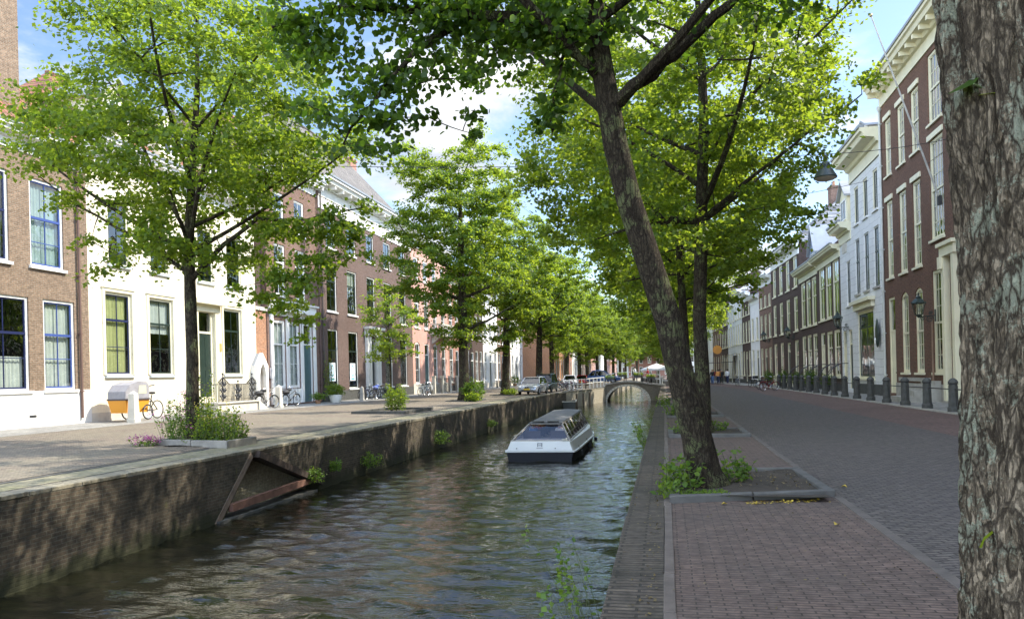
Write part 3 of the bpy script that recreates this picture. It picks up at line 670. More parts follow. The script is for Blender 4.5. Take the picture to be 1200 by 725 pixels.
# --- L1 tan brick house with blue windows
h = House('L', 15.0, 26.2, 10.45, b_tan, 'tan brick house with blue window frames and a white plinth')
for ya, yb, sm_, cu in ((16.4, 18.0, navy, None), (18.9, 20.5, navy, ('low', curt)), (20.95, 22.55, navy, ('side', curt)), (23.45, 25.0, bluef, ('full', flat('pale_blind', (.42, .50, .50), .8)))):
    h.win(ya, yb, 5.95, 9.1, k='white_paint', sash=sm_, c=2, r=(.27,), t=.56, cur=cu)
for ya, yb, sm_, cu in ((16.2, 18.1, navy, ('low', curt)), (18.9, 20.6, navy, ('low', curt)), (21.3, 23.3, navy, ('low', curt)), (23.95, 25.45, bluef, ('full', curt))):
    h.win(ya, yb, 1.5, 4.8, k='white_paint', sash=sm_, c=2, r=(.34,), t=.62, cur=cu)
h.done(white, 1.0, t_orange, 4.6, plinth=(whitepl, 1.28))
pipe(h.root, h.L-.55, .2, 9.9, flat('brown_pipe', (.14, .08, .06), .6))
chimney(h.root, 8.45, 1.7, 10.5, 17.5, b_tan, 1.9, 1.0)
for x in (2.9, 5.6, 8.2):   # vents in plinth
    m = MB(); m.box(x, x+.3, -.05, -.03, .35, .43); m.build('vent', iron, h.root)
# --- L2 cream house
h = House('L', 26.2, 38.7, 11.2, creamash, 'wide cream plastered house with tall dark windows and an iron railed stoop', D=10)
ck = dict(k='ivory_paint', sm=greyw)
for i, (ya, yb) in enumerate(((27.1, 28.65), (29.8, 31.4), (35.55, 37.2))):
    h.win(ya, yb, 2.02, 5.4, sash=[navy, greenp, greenp][i], c=2, r=(.34,), t=.68, cur=[('full', curty), ('top', curt), None][i], **ck)
for ya, yb in ((27.35, 28.6), (29.95, 31.2), (33.45, 34.75), (35.95, 37.3)):
    h.win(ya, yb, 6.55, 9.2, sash=greenp, c=2, r=(.34,), t=.68, cur=None, **ck)
h.dr(33.3, 34.6, .95, 5.2, mat=greenp, k='ivory_paint', top=1.1)
h.done(white, 1.3, t_mixed, 4.5, 'hip', plinth=(stonel, .35), br=.8)
for s0, s1, z0, z1 in [(h.S(a), h.S(b), c, d) for a, b, c, d in ((27.1, 28.65, 2.02, 5.4), (29.8, 31.4, 2.02, 5.4), (35.55, 37.2, 2.02, 5.4))]:
    z0 -= .2; z1 -= .2
    m = MB(); o = .16; m.box(s0-o, s0-.02, -.04, -.002, z0+.02, z1+o); m.box(s1+.02, s1+o, -.04, -.002, z0+.02, z1+o); m.box(s0-.02, s1+.02, -.04, -.002, z1+.02, z1+o); m.box(s0-o-.05, s1+o+.05, -.08, -.041, z1+o, z1+o+.07); m.build('window_surround', offw, h.root)
s0, s1 = h.S(32.95), h.S(34.95)
m = MB(); m.box(s0, s0+.3, -.12, -.002, .3, 4.9); m.box(s1-.3, s1, -.12, -.002, .3, 4.9); m.box(s0-.1, s1+.1, -.16, -.003, 4.9, 5.25); m.box(s0-.28, s1+.28, -.45, -.004, 5.25, 5.45); m.box(s0-.2, s1+.2, -.32, -.005, 5.45, 5.55)
m.build('door_surround', offw, h.root)
m = MB(); m.box(h.S(35.0), h.S(35.3), -.03, -.002, 3.0, 3.4); m.build('plaque', flat('brass_plaque', (.55, .45, .15), .4, metal=.3), h.root)
for x in (2.6, 6.2, 9.9): dormer(h.root, x, 11.9, 1.5, 1.7, .7, offw, zinc, .6, 2.5)
# --- passage house with gothic porch
h = House('L', 38.72, 39.95, 9.2, b_dark, 'narrow recessed dark brick passage bay with an orange brick ground floor', D=8, X0=-22.3)
h.done(None, rf=None)
m = MB(); m.box(.03, h.L-.03, -.25, -.01, -.1, 5.4); m.build('lower_wall', b_orange, h.root); m = MB(); m.box(0, h.L, -.33, -.005, 5.4, 5.6); m.build('string_course', stonel, h.root)
# --- L3 narrow brick house, white shopfront
h = House('L', 39.97, 46.8, 14.2, b_brown, 'narrow brown brick house with a white timber shopfront')
for ya, yb in ((40.9, 42.2), (43.5, 44.8)):
    h.win(ya, yb, 6.65, 9.65, k='white_paint', c=2, r=(.33,), t=.66); h.win(ya, yb, 10.6, 12.7, k='white_paint', c=2, r=(.5,))
for ya, yb in ((40.55, 42.05), (42.5, 43.85)): h.win(ya, yb, 1.2, 5.2, k='white_paint', c=2, r=(.36,), t=.66, sill=False, kw=.14, cur=('full', curt))
h.dr(44.35, 45.6, .3, 5.2, mat=bluegreen, k='white_paint', top=1.3)
h.done(white, 1.2, t_grey, 3.4, br=.6)
m = MB(); a, b = h.S(40.2), h.S(45.95)
m.box(a, b, -.07, -.002, 5.25, 5.5); m.box(a-.12, b+.12, -.34, -.003, 5.5, 5.66); m.box(a, b, -.16, -.004, 5.66, 6.05); m.box(a-.16, b+.16, -.28, -.005, 6.05, 6.15)
for x in (h.S(40.2), h.S(42.08), h.S(43.9), h.S(45.65)): m.box(x, x+.3, -.1, -.006, .1, 5.25)
m.box(h.S(40.5), h.S(43.9), -.05, -.007, .1, .95); m.build('shopfront', white, h.root)
m = MB(); m.box(h.S(45.95)+.35, h.S(45.95)+.4, -.02, .0, .1, .2); pipe(h.root, h.S(46.6), .1, 13.6, flat('dark_pipe', (.10, .06, .05), .6))
# --- L4 large brown brick house with high cornice
h = House('L', 46.82, 65.5, 14.7, b_purp, 'tall wide brown brick mansion with white cornice and grey hipped roof', D=11)
B5 = [(47.9, 49.5), (51.3, 53.0), (55.0, 56.6), (58.6, 60.3), (62.2, 63.9)]
for i, (a, b) in enumerate(B5):
    h.win(a, b, 6.25, 9.4, k='white_paint', sash=greenp, c=2, r=(.33,), t=.66, cur=[None, ('top', curt), None, None, ('low', curt)][i])
    h.win(a+.05, b-.05, 10.55, 12.65, k='white_paint', sash=greenp, c=2, r=(.5,))
    if i != 2: h.win(a, b, 1.0, 5.05, k='white_paint', sash=greenp, c=2, r=(.33,), t=.66)
h.dr(55.1, 56.5, .5, 4.7, mat=blackp, k='white_paint', top=1.1)
h.done(white, 1.7, t_grey, 6.8, 'hip', plinth=(stoned, .7), br=1.3, hip=3.5)
m = MB(); a, b = h.S(54.4), h.S(57.2)
for x in (a, a+.45, b-.85, b-.4): m.box(x, x+.34, -.22, -.002, .1, 4.7)
m.box(a-.1, b+.1, -.3, -.003, 4.7, 5.2); m.box(a-.25, b+.25, -.5, -.004, 5.2, 5.38); m.build('door_surround', white, h.root)
m = MB(); m.box(0, h.L, -.05, -.002, 12.75, 13.5); m.build('frieze', white, h.root)
chimney(h.root, 16.2, 4.6, 17.5, 20.6, b_salm, 1.3, .9); chimney(h.root, 4.5, 9, 17.5, 21.0, b_salm, 1.1, .8)
pst = flat('poster', (.70, .78, .82), .5, .03); pteal = flat('poster_teal', (.10, .42, .50), .5, .03)
for i in (0, 1):
    a, b = B5[i]; c = (h.S(a)+h.S(b))/2; m = MB(); m.box(c-.48, c+.48, .085, .092, 1.35, 2.6); p = m.build('poster', pst, h.root)
    m = MB(); 
    for t in range(14):
        t0 = t/14*6.283; t1 = (t+1)/14*6.283; m.quad((c+.17*math.cos(t0), .083, 2.05+.33*math.sin(t0)), (c+.25*math.cos(t0), .083, 2.05+.42*math.sin(t0)), (c+.25*math.cos(t1), .083, 2.05+.42*math.sin(t1)), (c+.17*math.cos(t1), .083, 2.05+.33*math.sin(t1)))
    m.box(c-.28, c+.28, .079, .083, 1.42, 1.54); m.build('emblem', pteal, p)
pipe(h.root, .25, .1, 14.4, flat('dark_pipe2', (.09, .07, .06), .6))
# --- L5 pink house with balcony
h = House('L', 65.52, 77.0, 14.2, b_pink, 'pink plastered house with arched white windows and a stone balcony')
aw = dict(k='white_paint', c=2, r=(.33,), t=.66, arch=.22, kw=.13)
for i in range(4):
    a = 66.2+i*2.8
    h.win(a, a+1.35, 6.2, 9.7, **aw); h.win(a, a+1.35, 10.6, 12.6, k='white_paint', c=2, r=(.5,), kw=.13)
    if i != 1: h.win(a, a+1.35, 1.1, 4.9, **aw)
h.dr(69.0, 70.35, .4, 4.8, mat=bluegreen, top=1.0)
h.done(white, 1.3, t_dark, 3.2, plinth=(stonel, .9), br=1)
m = MB(); a, b = h.S(71.0), h.S(75.6); m.box(a, b, -1.1, -.002, 5.45, 5.7); m.box(a, b, -1.1, -1.0, 6.5, 6.62)
for i in range(16):
    x = a+.1+(b-a-.2)*i/15; m.lathe([(.05, 5.7), (.09, 5.95), (.05, 6.3), (.06, 6.5)], 6, (x, -1.05))
for x in (a, b-.12):
    m.box(x, x+.12, -1.1, 0, 6.5, 6.62)
    for j in range(4): m.lathe([(.05, 5.7), (.09, 5.95), (.05, 6.3), (.06, 6.5)], 6, (x+.06, -.2-.2*j))
for x in (a+.3, b-.6): m.ext([(-.9, 5.45), (0, 5.45), (0, 4.7), (-.25, 4.85)], x, x+.3)
m.build('balcony', stonel, h.root)
# stone stair railing of that house
# --- further left row
specs = [
 (77.02, 83.9, 12.0, b_salm, 'salmon pink house squeezed between the balcony house and a dark brick one', 3, t_orange, offw, None),
 (83.92, 92.6, 12.8, b_dark, 'dark brick house partly hidden behind the second large canal tree', 4, t_dark, white, None),
 (92.62, 101, 11.5, whitepl, 'ivory plastered house with an arched shopfront between the trees', 3, t_grey, white, None),
 (101.02, 109.8, 12.6, b_brown, 'brown brick house with grey ground floor windows further down the row', 4, t_dark, white, None),
 (109.82, 119.6, 11.2, whitepl, 'bright white house with a porch beside the projecting brick side wall', 3, t_dark, white, None)]
for y0, y1, H, wm, lb, n, rf, cm, _ in specs:
    h = House('L', y0, y1, H, wm, lb)
    tall = H > 12
    h.row(n, 1.25, 6.0, 8.9 if tall else 8.5, k='white_paint', c=2, r=(.33,), t=.66)
    if tall: h.row(n, 1.2, 9.7, 11.6, k='white_paint', c=2, r=(.5,))
    else: h.row(n, 1.1, 9.2, 10.6, k='white_paint', c=2, r=(.5,))
    h.row(n, 1.4, 1.1, 4.7, skip=(1,), k='white_paint', c=2, r=(.33,), t=.66); h.drn(1, n, 1.25, .3, 4.5, mat=greenp, top=1)
    h.done(cm, 1.1, rf, 3.2, plinth=(stoned if wm is not whitepl else stonel, .6))
# --- projecting house: its side wall faces the camera
h = House('L', 119.6, 131, 11.5, b_orange, 'orange brick house stepping forward, its blank side wall facing the canal', X0=-16.8, D=9)
h.row(4, 1.2, 1, 4.2, skip=(2,), **bl).row(4, 1.2, 5.4, 8.2, **bl).drn(2, 4, 1.2, .3, 4.1).done(white, 1, t_orange, 4, plinth=(stoned, .5))
far = [(131.02, 140, 11, b_salm, 'pink brick house behind the row of bicycles beside the bridge', t_dark), (140.02, 150, 12.4, whitepl, 'white house far down the canal before the bridge crossing', t_grey),
       (150.02, 158, 7.5, b_dark, 'low dark house with a flat front beyond the bridge', t_dark), (158.02, 170, 12, b_brown, 'brown house far beyond the bridge on the sunny side', t_orange),
       (170.02, 184, 11, b_pink, 'rose coloured house far beyond the bridge', t_dark), (184.02, 204, 12.5, whitepl, 'pale last but one house of the far canal row', t_grey), (204.02, 240, 12, b_salm, 'farthest reddish house of the canal row', t_orange)]
for y0, y1, H, wm, lb, rf in far:
    h = House('L', y0, y1, H, wm, lb, X0=-16.8+(y0-131)*.02, X1=-16.8+(y1-131)*.02)
    n = max(3, int((y1-y0)/2.6))
    h.row(n, 1.2, 1, 4, skip=(1,), **bl); h.drn(1, n, 1.2, .3, 3.9)
    if H > 9: h.row(n, 1.2, 5.2, 7.8, **bl); h.row(n, 1.1, 8.8, 10.3, **bl)
    h.done(white, 1, rf, 3)

# ================= right row (shaded)
h = House('R', -22, 23.98, 15.0, b_brown, 'long brown house row end behind the big trunk', D=11)
h.row(14, 1.3, 1.2, 4.6, k='white_paint').row(14, 1.3, 5.8, 9, k='white_paint').row(14, 1.3, 10.2, 12.6, k='white_paint').done(white, 1.3, t_dark, 3.6)
wh = dict(k='ivory_paint', kw=.12)
h = House('R', 24.0, 43.7, 16.1, b_red, 'tall dark red brick mansion with ivory sash windows and wall lanterns', D=12)
for i, (a, b) in enumerate(((41.95, 43.0), (39.7, 40.85), (37.6, 38.75), (34.7, 36.35), (31.3, 32.5), (28.8, 30.0), (26.3, 27.5))):
    big = i == 3
    if i == 0: h.dr(41.9, 43.05, .25, 5.15, mat=offw, k='ivory_paint', top=1.7)
    elif big: h.win(a, b, 1.3, 5.7, c=4, r=(.16, .32, .66, .83), t=.49, sill=True, **wh)
    else: h.win(a, b, 1.3, 5.2, c=3, r=(.16, .33, .66, .83), t=.5, arch=.25, **wh)
    h.win(a, b, (7.0 if big else 6.15), (11.3 if big else 10.1), c=3 if not big else 4, r=(.16, .33, .66, .83), t=.5, sm=offw, **wh)
    h.win(a, b, 11.4 if not big else 12.0, 14.3 if not big else 15.0, c=3 if not big else 4, r=(.25, .75), t=.5, sm=offw, **wh)
h.done(offw, 1.6, t_dark, 4, 'hip', plinth=(stonegr, .75), br=.9)
for a, b in ((41.95, 43.0), (39.7, 40.85), (37.6, 38.75), (34.7, 36.35), (31.3, 32.5), (28.8, 30.0)):
    s0, s1 = h.span(a, b)
    for z in (10.1, 14.3) if abs(a-34.7) > .1 else (11.3,):
        m = MB(); m.box(s0-.1, s1+.1, -.07, -.002, z-.03, z+.2); m.build('lintel', offw, h.root)
m = MB(); m.box(h.S(41.4), h.S(36.8), -.05, -.002, .85, 1.02); m.build('sill_band', stonegr, h.root)
s0, s1 = h.span(33.0, 34.3); m = MB()
for x in (h.S(34.5), h.S(33.4)): m.box(x, x+.28, -.25, -.002, .1, 6.0)
m.box(h.S(34.6), h.S(33.0), -.28, -.003, 6.0, 6.4); m.box(h.S(34.7), h.S(32.9), -.38, -.004, 6.4, 6.55)
m.box(h.S(34.6), h.S(34.3), -.36, -.252, 5.5, 6.0); m.build('door_surround', offw, h.root)
m = MB(); x = h.S(35.9)
m.ext([(-1.6, -.02), (-.04, -.02), (-.04, .9), (-.3, .9), (-.3, .7), (-.7, .7), (-.7, .5), (-1.1, .5), (-1.1, .25), (-1.6, .25)], h.S(37.0)-.2, h.S(35.4)); m.build('front_steps', stonegr, h.root)
pipe(h.root, .12, .1, 15.1, flat('pale_pipe', (.55, .56, .52), .5), .06)
# white ashlar house
h = House('R', 43.72, 50.7, 14.0, ashlar, 'white ashlar house with ivory cornice and a big shop window', D=10)
for c in (45.1, 47.2, 49.3):
    h.win(c-.52, c+.52, 10.2, 12.4, k='ivory_paint', sash=greenp, c=2, r=(), kw=.1, sm=whitepl); h.win(c-.55, c+.55, 6.0, 9.3, k='white_paint', sash=greenp, c=2, r=(), t=.6, kw=.07, sm=stonegr, cur=('low', curt) if c > 49 else None)
h.win(46.0, 49.6, .95, 4.9, k='ivory_paint', sash=greenp, c=2, r=(), t=.78, kw=.16)
h.done(offw, 2.0, t_dark, 3.5, plinth=(stoned, .6), br=0)
m = MB(); a, b = h.span(45.7, 49.9); m.box(a, b, -.2, -.002, 4.95, 5.3); m.box(a-.15, b+.15, -.38, -.003, 5.3, 5.5); m.build('shop_cornice', offw, h.root)
m = MB(); m.box(0, h.L, -.05, -.002, 12.85, 13.0); m.build('string_course', white, h.root)
m = MB(); x = h.S(44.75); m.lathe([(0, 0), (.16, .1), (.3, .5), (.3, 1.0), (.12, 1.5), (0, 1.62)], 10); sg = m.build('wall_sign', irong, h.root, smooth=True); sg.location = (x, -.14, 2.6); sg.scale = (1, .3, 1)
m = MB(); m.ball((x, -.26, 2.95), (.13, .05, .2)); m.build('sign_face', white, h.root)
dormer(h.root, 1.6, 14.3, 1.6, 1.5, .3, white, zinc, .5, 3)
# lower white house
h = House('R', 50.72, 53.9, 10.4, ashlar, 'low narrow white house with a grey gabled dormer', D=9)
h.win(51.2, 52.2, 5.5, 8.3, k='white_paint', sash=greenp, c=2, r=(), t=.6, kw=.07); h.dr(51.0, 51.95, .3, 4.0, mat=greenp, top=.9, k='ivory_paint'); h.dr(52.5, 53.5, .3, 4.0, mat=offw, top=.9, k='ivory_paint')
m = MB()
h.done(offw, 1.5, t_dark, 3.4)
m.box(h.S(53.0), h.S(51.9), -.04, -.002, 8.9, 9.7); m.build('stone_tablet', stonel, h.root)
dormer(h.root, 1.6, 10.7, 2.0, 1.7, .9, offw, zinc, -.05, 4)
# house with wide ivory windows
pw = dict(k='ivory_paint', kw=.16, sm=offw)
h = House('R', 53.92, 61.6, 9.6, b_dark, 'two storey brown house with three wide ivory windows upstairs', D=9)
for a in (54.4, 56.75, 59.1): h.win(a, a+2.0, 5.1, 9.0, c=2, r=(), t=.62, cur=('full', flat('beige_blind', (.35, .33, .28), .9)) if a < 55 else ('low', MATS['beige_blind']), **pw)
for a in (54.4, 56.75): h.win(a, a+1.9, 1.0, 4.2, c=2, r=(), t=.65, **pw)
h.dr(59.3, 60.8, .3, 4.2, mat=offw, k='ivory_paint', top=.9)
h.done(offw, 1.2, t_dark, 3.3, plinth=(stoned, .5))
chimney(h.root, 6.2, 3.9, 12, 14.6, b_brown, 1.3, .8, 2)
h = House('R', 61.62, 68.9, 9.5, b_dark, 'ivory fronted two storey house with chequered glazed roof tiles', D=8)
for a in (62.1, 64.3, 66.5): h.win(a, a+1.8, 5.0, 8.7, c=2, r=(), t=.62, **pw); h.win(a, a+1.7, .9, 4.3, c=2, r=(), t=.65, **pw)
h.done(offw, 1.3, t_glaze, 3.8, plinth=(stoned, .5)); chimney(h.root, 2.2, 4, 12.3, 15, b_brown, 1.0, .7, 2)
m = MB()
dormer(h.root, 5.8, 9.9, 2.3, .6, 2.0, flat('blue_grey_lead', (.22, .27, .36), .5), zinc, .0, 3)
h = House('R', 68.92, 80.9, 12.3, b_dark, 'taller dark brick house with paired ivory windows and white cornice', D=9)
h.row(4, 1.5, 8.7, 11.4, c=2, r=(), t=.6, **pw).row(4, 1.5, 4.9, 7.9, c=2, r=(), t=.6, **pw).row(4, 1.5, 1.0, 4.1, skip=(2,), c=2, r=(), t=.6, **pw).drn(2, 4, 1.3, .3, 4.0, mat=greenp, k='ivory_paint')
h.done(white, 1.6, t_glaze, 4.4, 'hip', plinth=(offw, .9)); chimney(h.root, 7, 4.3, 15, 18, b_brown, 1.0, .7, 2)
rs_ = [(80.92, 87, 11.0, b_brown, 'brown brick house just beyond the taller dark brick one', 3, t_dark), (87.02, 92, 9.6, whitepl, 'narrow white plastered house between two brown ones', 2, t_glaze), (92.02, 98, 10.4, b_dark, 'dark narrow house beyond the narrow white one', 3, t_orange),
       (98.02, 104, 11.4, whitepl, 'white gabled house behind the parked red bicycle', 3, t_dark), (104.02, 111, 10.2, ashlar, 'long pale house where the street starts to bend', 3, t_dark), (111.02, 119, 12.5, b_dark, 'tall dark house behind the group of pedestrians', 4, t_dark),
       (119.02, 132, 11.5, b_red, 'red brick house under the orange shop sign', 4, t_orange), (132.02, 150, 10.5, whitepl, 'pale far house at the bend of the street', 5, t_dark), (150.02, 185, 11.0, b_brown, 'farthest brown house on the shaded side', 8, t_dark)]
for y0, y1, H, wm, lb, n, rf in rs_:
    h = House('R', y0, y1, H, wm, lb, D=8)
    h.row(n, 1.25, 1.0, 3.9, skip=(n//2,), k='ivory_paint', c=2, r=(), t=.62); h.drn(n//2, n, 1.2, .3, 3.8, mat=greenp, k='ivory_paint')
    h.row(n, 1.25, 4.9, 7.4, k='ivory_paint', c=2, r=(), t=.6)
    if H > 9.7: h.row(n, 1.15, 8.1, 9.4, k='ivory_paint', c=2, r=())
    h.done(white, 1.2, rf, 3, plinth=(stoned, .5))
# closing houses at the end of canal and street
for x0, x1, wm, rf, H, lb in ((-40, -26, b_brown, t_orange, 11, 'brown house closing the far end of the canal on the sunny side'), (-25.9, -12, whitepl, t_dark, 12, 'pale house closing the far end of the canal'), (-11.9, 2, b_salm, t_orange, 11, 'reddish house facing down the canal at its far end'), (2.1, 12, whitepl, t_dark, 12.5, 'pale grey house closing off the street')):
    e = empty('town_house', (x0, 262, 0), 0, lb, 'house', 'houses at the far end')
    ops = []; n = 5; w0 = (x1-x0)/n
    for i in range(n):
        for za, zb in ((1, 3.6), (4.8, 7.2), (8.2, 10)): ops.append((w0*(i+.5)-.6, w0*(i+.5)+.6, za, zb))
    wall_mesh(e, x1-x0, H, 8, ops, wm)
    for o in ops: window(e, *o, k='white_paint')
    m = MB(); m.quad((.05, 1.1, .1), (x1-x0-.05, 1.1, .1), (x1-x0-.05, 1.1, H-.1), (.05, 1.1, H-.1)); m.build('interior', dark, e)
    cornice(e, x1-x0, H, white); roof(e, x1-x0, H, 8, 3.5, rf, 'gable', wm)
# ------------------------------------------------------------------ the bridge
e = empty('brick_bridge', (0, 0, 0), 0, 'arched stone canal bridge with white railings and flower boxes', 'bridge')
xa, xb = -6.5, -.44; cxb, rb = -4.1, 2.25
top = lambda x: .12+.48*math.exp(-((x-cxb)/2.6)**2)
xs_ = [xa]+[cxb-rb*math.cos(math.pi*i/20) for i in range(21)]+[-1.4, -.9, xb]
m = MB(); zsp = -1.55
def bot(x):
    d = rb*rb-(x-cxb)**2; return zsp+math.sqrt(max(0, d))*.76 if abs(x-cxb) <= rb+1e-6 else -1.95
for yy in (86., 90.8):
    for u, v in zip(xs_, xs_[1:]):
        mid = (u+v)/2; o = abs(mid-cxb) < rb
        bu, bv = (bot(u), bot(v)) if o else (-1.95, -1.95)
        m.quad((u, yy, bu), (v, yy, bv), (v, yy, top(v)), (u, yy, top(u)))
for i in range(20):
    u, v = cxb-rb*math.cos(math.pi*i/20), cxb-rb*math.cos(math.pi*(i+1)/20)
    m.quad((u, 86, bot(u)), (v, 86, bot(v)), (v, 90.8, bot(v)), (u, 90.8, bot(u)))
for x in (cxb-rb, cxb+rb): m.quad((x, 86, -1.95), (x, 90.8, -1.95), (x, 90.8, zsp), (x, 86, zsp))
m.build('masonry', brick('bridge_stone', (.30, .255, .20), (.22, .19, .15), (.26, .23, .19), bw=.25, bh=.08, stain=.5, stc=(.10, .085, .06), stsc=.7), e)
m = MB()
for i in range(20):
    a0 = math.pi*i/20+.01; a1 = math.pi*(i+1)/20-.01
    P = [(cxb-r_*math.cos(a), zsp+r_*.76*math.sin(a)) for a in (a0, a1) for r_ in (rb, rb+.28)]
    n = len(m.v); m.v += [(p[0], y, p[1]) for y in (85.95, 86.0) for p in (P[0], P[1], P[3], P[2])]
    for q in ((0, 1, 2, 3), (0, 4, 5, 1), (1, 5, 6, 2), (2, 6, 7, 3), (3, 7, 4, 0)): m.f.append(tuple(n+j for j in q)); m.m.append(0)
m.build('arch_ring', stonel, e)
m = MB(); px = [xa-.1+(xb+.6-xa)*i/16 for i in range(17)]
for y0 in (85.88, 90.6):
    for u, v in zip(px, px[1:]):
        n = len(m.v); m.v += [(u, y0, top(u)), (v, y0, top(v)), (v, y0+.32, top(v)), (u, y0+.32, top(u)), (u, y0, top(u)+.14), (v, y0, top(v)+.14), (v, y0+.32, top(v)+.14), (u, y0+.32, top(u)+.14)]
        for q in ((0, 3, 2, 1), (4, 5, 6, 7), (0, 1, 5, 4), (2, 3, 7, 6)): m.f.append(tuple(n+j for j in q)); m.m.append(0)
m.build('coping', stonegr, e)
m = MB()
for u, v in zip(px, px[1:]): m.quad((u, 86.2, top(u)+.1), (v, 86.2, top(v)+.1), (v, 90.6, top(v)+.1), (u, 90.6, top(u)+.1))
m.build('deck', b_road, e)
def railing(pts, name='railing'):
    m = MB(); tot = []
    for a, b in zip(pts, pts[1:]):
        a = Vector(a); b = Vector(b); n = max(1, round((b-a).length/1.25))
        for i in range(n+1): tot.append(a.lerp(b, i/n))
        for h_ in (.55, 1.02): m.bar(a+Vector((0, 0, h_)), b+Vector((0, 0, h_)), .055, .06)
    for p in tot:
        m.box(p.x-.045, p.x+.045, p.y-.045, p.y+.045, p.z-.02, p.z+1.08)
    return m
rp = [(x, 86.05, top(x)+.12) for x in [xa+.1+(xb-xa-.2)*i/6 for i in range(7)]]
railing(rp).build('railing', white, e)
railing([(x, 90.75, z) for x, _, z in rp]).build('railing', white, e)
o = railing([(-9.2, 75, .06), (-8.1, 80, .08), (-6.65, 85.9, .2)]).build('bridge_railing', white); tag(o, 'white post and rail fence on the slanting wing wall left of the bridge', 'railing')
o = railing([(-.3, 86.05, .16), (1.6, 84.6, .1)]).build('bridge_railing', white); tag(o, 'short white fence at the street side end of the bridge', 'railing')

# ------------------------------------------------------------------ foliage generators
def leafmesh(name, C, size, mat, rs, parent=None, six=False, flatness=.6, nrm=None):
    n = len(C); a = rs.normal(size=(n, 3)); a[:, 2] *= .55; a /= np.linalg.norm(a, axis=1)[:, None]      # leaf direction
    up = rs.normal(size=(n, 3))*(1-flatness); up[:, 2] += flatness*1.1
    if nrm is not None: up += nrm
    b = np.cross(up, a); b /= np.linalg.norm(b, axis=1)[:, None]+1e-9; nn = np.cross(a, b)
    s = size*rs.uniform(.65, 1.25, size=(n, 1))
    if six:
        pts = [(0, 0, 0), (.12, .42, .06), (.55, .50, .05), (1.05, 0, -.06), (.55, -.50, .05), (.12, -.42, .06)]; F = [(0, 1, 2, 3), (3, 4, 5, 0)]
    else:
        pts = [(0, 0, 0), (.45, .42, .07), (1.0, 0, -.04), (.45, -.42, .07)]; F = [(0, 3, 2, 1)]
    V = np.stack([C + s*(p[0]*a+p[1]*b+p[2]*nn) for p in pts], 1).reshape(-1, 3)
    k_ = len(pts); Fi = (np.arange(n)[:, None, None]*k_ + np.array(F)[None]).reshape(-1, 4)
    me = bpy.data.meshes.new(name); me.vertices.add(len(V)); me.vertices.foreach_set('co', V.astype(np.float32).ravel())
    me.loops.add(Fi.size); me.loops.foreach_set('vertex_index', Fi.ravel().astype(np.int32)); me.polygons.add(len(Fi))
    me.polygons.foreach_set('loop_start', np.arange(0, Fi.size, 4, dtype=np.int32)); me.polygons.foreach_set('loop_total', np.full(len(Fi), 4, dtype=np.int32))
    me.update(); at = me.attributes.new('tint', 'FLOAT', 'FACE'); at.data.foreach_set('value', np.repeat(np.clip(rs.beta(2, 2, n), 0, 1), len(F)).astype(np.float32))
    me.materials.append(mat); o = bpy.data.objects.new(name, me); COL.objects.link(o); o.parent = parent; return o
def sprays(C, rad, per, rs, droop=.25):
    out = []
    for c, r_ in zip(C, rad):
        k_ = rs.randint(6, 10); n = max(4, int(per*(r_/.7)**2/k_))
        for _ in range(k_):
            d = rs.normal(size=3); d[2] *= .32; d /= np.linalg.norm(d); t = rs.uniform(.1, 1, n)[:, None]
            p = c + d*t*r_ + rs.normal(size=(n, 3))*np.array([1, 1, .6])*(.08+.09*t)*(r_/.7); p[:, 2] -= droop*t[:, 0]**2*r_
            out.append(p)
    return np.concatenate(out)
def curve_pts(a, b, rs, sag=.0, wig=.06, n=6):
    a = np.array(a, float); b = np.array(b, float); d = np.linalg.norm(b-a); mid = (a+b)/2+np.array([0, 0, sag*d])+rs.normal(size=3)*wig*d
    t = np.linspace(0, 1, n)[:, None]; return (1-t)**2*a+2*t*(1-t)*mid+t*t*b
def sample_path(tr, z):
    for p, q in zip(tr, tr[1:]):
        if p[2] <= z <= q[2]:
            t = (z-p[2])/(q[2]-p[2]+1e-9); return np.array([p[j]+(q[j]-p[j])*t for j in range(4)])
    return np.array(tr[-1] if z > tr[-1][2] else tr[0], float)
